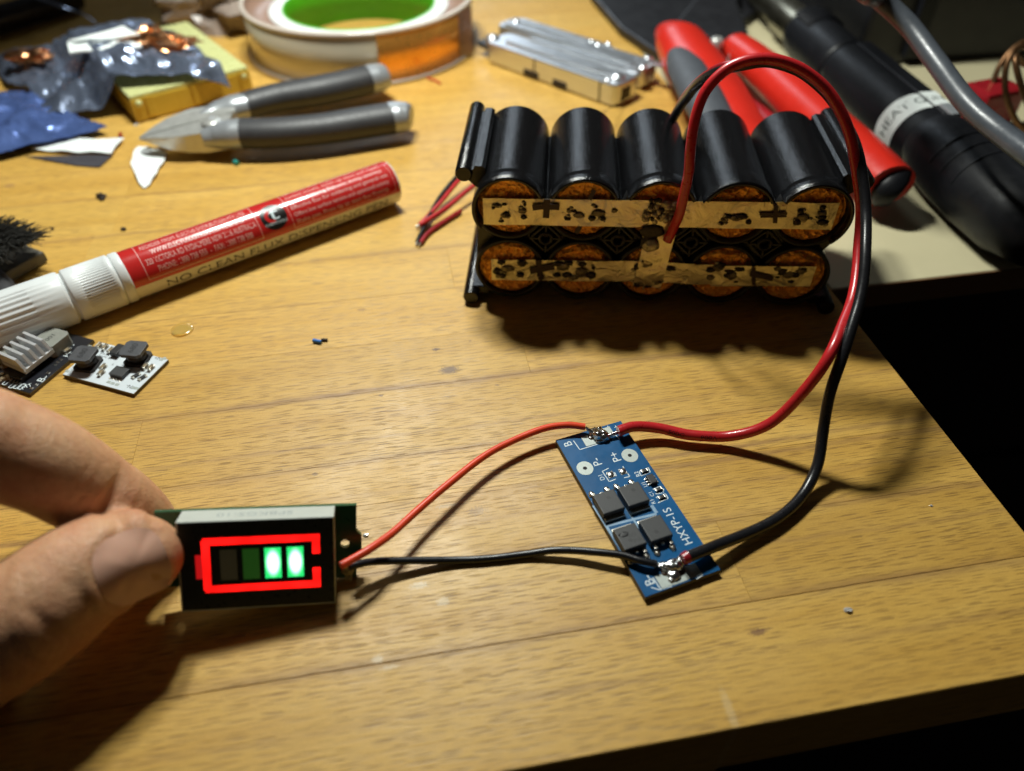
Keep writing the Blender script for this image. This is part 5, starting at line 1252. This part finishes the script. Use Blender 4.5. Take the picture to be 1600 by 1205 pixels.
tag(obj('red_connector', G().box((0, 0, 0), (20, 14, 14), bev=2), B['dark_red'], loc=at(1545, 160, 12), rot=(0, 0, R(20))), 'dull red plastic connector in the shade beside the copper wire', 'connector')

# ================================================================== bags, box and scraps on the left
def crumple(name, label, cat, corners, mat, amp, seed, z0=1.2, lift=None, nu=54, nv=40, grp=None):
    P_ = [at(*c) if len(c) == 3 else at(*c, 0) for c in corners]; P_ = [Vector((p.x, p.y, 0)) for p in P_]; g = G()
    def fn(u, v, off=0):
        p = (P_[0] * (1 - u) + P_[1] * u) * (1 - v) + (P_[3] * (1 - u) + P_[2] * u) * v
        q = p * .028 + Vector((seed * 9, 0, 0))
        edge = min(u, 1 - u, v, 1 - v)
        z = z0 + amp * (abs(noise.noise(q)) * 1.2 + .55 * abs(noise.noise(q * 2.3)) + .30 * (1 - 2 * abs(noise.noise(q * 4.1))) + .16 * (1 - 2 * abs(noise.noise(q * 9.3))) + .35) * (.45 + min(1, edge * 5) * .55) + (lift(p, u, v) if lift else 0)
        s_ = .9 * noise.noise(q * 2 + Vector((0, 5, 0)))
        return Vector((p.x + s_ * 3 * (edge < .02), p.y + s_ * 3 * (edge < .02), max(z0 * .3, z) - off))
    g.grid(nu, nv, lambda u, v: fn(u, v), smooth=True); g.grid(nu, nv, lambda u, v: fn(1 - u, v, .12), smooth=True)
    return tag(obj(name, g, B[mat]), label, cat, grp)
# yellow box
YO = at(300, 150, 0)
yc = [at(x, y, 11.5) for x, y in ((200, 152), (388, 104), (268, 38), (80, 92))]
yx = (yc[1] - yc[0]); yw = yx.length; yx.normalize(); yy = (yc[2] - yc[1]); yh = (yy - yx * yy.dot(yx)).length
YB = thing('plastic_box', 'flat yellow plastic box half under the crumpled grey bag', 'box', (yc[0].x, yc[0].y, 0), math.atan2(yx.y, yx.x))
obj('box_body', G().box((yw / 2, yh / 2, 5.2), (yw, yh, 9.6), bev=.9), B['yellow'], YB)
obj('box_lid', G().box((yw / 2, yh / 2, 10.7), (yw - .6, yh - .6, 1.6), bev=.5), B['lid'], YB)
for x_ in (.14, .52, .93): obj('latch', G().box((yw * x_, -.35, 6.2), (3.2, .9, 8.4), bev=.35), B['yellow'], YB)
for x_ in (.06, .94): obj('hinge_pin', G().lathe([(0, 1), (1.2, .9), (1.4, 0)], 12, Matrix.Translation((yw * x_, -.1, 8)) @ Matrix.Rotation(R(90), 4, 'X')), B['lid'], YB)
def over_box(p, u, v):
    q = Vector((p.x - yc[0].x, p.y - yc[0].y)); a = q.x * yx.x + q.y * yx.y; b2_ = -q.x * yx.y + q.y * yx.x
    d = min(a + 1, yw + 1 - a, b2_ + 1, yh + 1 - b2_); return 11.8 * max(0, min(1, (d + 9) / 9))
crumple('film_bag', 'crumpled silvery grey antistatic bag draped over the yellow box', 'bag', [(84, 186, 2), (354, 110, 15), (236, 34, 15), (-30, 86, 5)], 'bag_grey', 7, 2.3, lift=over_box, nu=90, nv=64)
crumple('film_bag', 'blue antistatic bag lying flat at the left edge', 'bag', [(-60, 268), (168, 212), (60, 150), (-90, 170)], 'bag_blue', 5, 5.1)
def sheet(name, label, cat, pts, mat, z, th=.25, curl=.6, seed=1):
    pg = [at(x, y, 0) for x, y in pts]; c = sum(pg, Vector()) / len(pg); g = G(); b = bmesh.new()
    f = b.faces.new([b.verts.new((p.x - c.x, p.y - c.y, 0)) for p in pg]); bmesh.ops.triangulate(b, faces=[f]); bmesh.ops.subdivide_edges(b, edges=b.edges[:], cuts=5, use_grid_fill=True)
    r = bmesh.ops.extrude_face_region(b, geom=b.faces[:])
    for e in r['geom']:
        if isinstance(e, bmesh.types.BMVert): e.co.z = th
    bmesh.ops.recalc_face_normals(b, faces=b.faces[:])
    for v in b.verts: v.co.z += curl * (.5 + noise.noise(Vector((v.co.x * .12 + seed * 5, v.co.y * .12, seed))))
    return tag(obj(name, g.bm(b, False), B[mat], loc=(c.x, c.y, z)), label, cat)
sheet('paper_scrap', 'torn white paper scrap below the tips of the side cutters', 'paper', [(216, 231), (263, 244), (258, 256), (250, 266), (246, 277), (240, 284), (236, 291), (226, 296), (219, 290), (214, 278), (206, 260), (212, 243)], 'paper', .3, .3, 1.6, 2)
sheet('film_scrap', 'dark smoky film strip under the white paper strip', 'film', [(40, 246), (178, 244), (156, 263), (118, 260)], 'film_black', .2, .2, .3, 4)
sheet('paper_strip', 'white paper strip resting on the dark film by the blue bag', 'paper', [(52, 238), (100, 219), (150, 224), (196, 221), (186, 232), (176, 245), (120, 243)], 'paper', .9, .25, .8, 3)
for k, (pts, z, lab) in enumerate((([(115, 71), (208, 66), (214, 76), (118, 84)], 21, 'lower white plastic strip on the grey bag'), ([(118, 66), (190, 47), (212, 58), (160, 64)], 22.5, 'upper white plastic strip on the grey bag'))):
    o = sheet('plastic_strip', lab, 'strip', pts, 'paper', z, .7, .8, 6 + k)
    for v in o.data.vertices: pass
    z_ = z; c = sum((at(x, y, z_) for x, y in pts), Vector()) / len(pts); o.location = c * MM
def scrapm(name, label, px, py, z, r, seed, mat, cat, amp=.6): return tag(obj(name, G().blob((0, 0, 0), r, seed, amp, 1.4, 3, smooth=False), B[mat], loc=at(px, py, z)), label, cat)
scrapm('copper_scrap', 'crumpled copper foil scrap on the left of the grey bag', 45, 88, 11, (11, 5, 3), 3, 'copper', 'foil scrap')
scrapm('copper_scrap', 'crumpled copper foil scrap on the grey bag over the yellow box', 248, 66, 21, (15, 5.5, 3.4), 8, 'copper', 'foil scrap')
scrapm('copper_scrap', 'small copper foil ball behind the larger foil scrap on the bag', 236, 54, 22, (6, 4, 4), 5, 'copper', 'foil scrap')
scrapm('plastic_bag', 'cloudy crumpled plastic bag at the far left of the tape roll', 345, -4, 12, (32, 26, 16), 4, 'clear_bag', 'bag', .7)
tag(obj('steel_tube', G().tube([at(-80, 52, 7), at(60, 12, 7), at(120, -6, 7)], 6.5, 20), B['rod']), 'dark steel tube in the shade at the far left corner', 'tube')
tag(obj('film_strip', G().tube([at(50, -6, 14), at(95, 10, 13), at(130, 22, 6), at(150, 36, 1.5)], [1.6, 1.8, 1.5, .8], 10, .2, sub=6), B['bag_grey']), 'narrow shiny film strip hanging over the dark steel tube', 'film strip')
# glue drop, crumbs and offcuts
gd = at(285, 516, 0)
tag(obj('glue_drop', G().lathe([(0, .55), (1.6, .5), (2.6, .62), (3.1, .45), (3.3, .02), (0, .02)], 36), B['glue'], loc=gd), 'amber glue drop dried on the wood beside the small circuit boards', 'glue drop')
bi = at(496, 533, .6); tag(obj('insulation_offcut', G().tube([Vector((-1.3, .3, 0)), Vector((1.2, -.4, 0))], .55, 10), B['blue_bit'], loc=bi), 'tiny blue insulation offcut in the middle of the table', 'offcut')
tag(obj('insulation_offcut', G().tube([Vector((-.9, 0, 0)), Vector((.9, -.1, 0))], .42, 8), B['dirt'], loc=at(507, 531, .42)), 'tiny dark offcut touching the blue one', 'offcut')
tag(obj('insulation_offcut', G().tube([Vector((-.9, .9, 0)), Vector((.8, -.8, 0))], .9, 10), B['teal'], loc=at(369, 254, .9)), 'tiny teal offcut in front of the side cutters', 'offcut')
tag(obj('insulation_offcut', G().tube([Vector((-.6, 1.6, 0)), Vector((.6, -1.4, 0))], .8, 10), B['dark_red'], loc=at(188, 212, .8)), 'tiny dark red offcut left of the cutter tips', 'offcut')
CR = [(157, 306, 1.6), (159, 311, 1.0), (193, 358, .9), (82, 357, .6), (530, 586, .25), (1500, 0, 0)]
for k, (px, py, r_) in enumerate(CR[:4]):
    lab = ('larger dark crumb between the paper scrap and the pen', 'dark crumb touching the larger one', 'small dark crumb just behind the pen', 'small dark crumb behind the brush')[k]
    scrapm('crumb', lab, px, py, r_ * .5, (r_, r_ * .7, r_ * .6), k + 4, 'dirt', 'crumb')
for k, (px, py, lab) in enumerate(((1325, 953, 'silvery solder crumb near the front right of the table'), (1455, 790, 'tiny silver bead near the right edge of the table'), (571, 836, 'shiny speck just right of the gauge board'), (212, 195, 'bright solder speck beside the cutter jaw'))):
    s_ = (.75, .32, .55, .9)[k]; scrapm('solder_crumb', lab, px, py, s_ * .4, (s_, s_ * .7, s_ * .5), k + 20, 'glint', 'crumb')
for pre, grp in (('crumb', 'dark crumbs on the table'), ('solder_crumb', 'tiny silvery solder crumbs on the table'), ('insulation_offcut', 'tiny coloured offcuts on the table'), ('copper_scrap', 'copper foil scraps on the grey bag'), ('plastic_strip', 'white plastic strips on the grey bag'), ('film_bag', 'antistatic bags at the upper left'), ('power_cable', 'grey cables at the right'), ('converter_board', 'small converter boards at the left'), ('red_wire', 'wires soldered to the blue board'), ('black_wire', 'wires soldered to the blue board')):
    for o in COL.objects:
        if o.parent is None and (o.name == pre or o.name.startswith(pre + '.')): o['group'] = grp
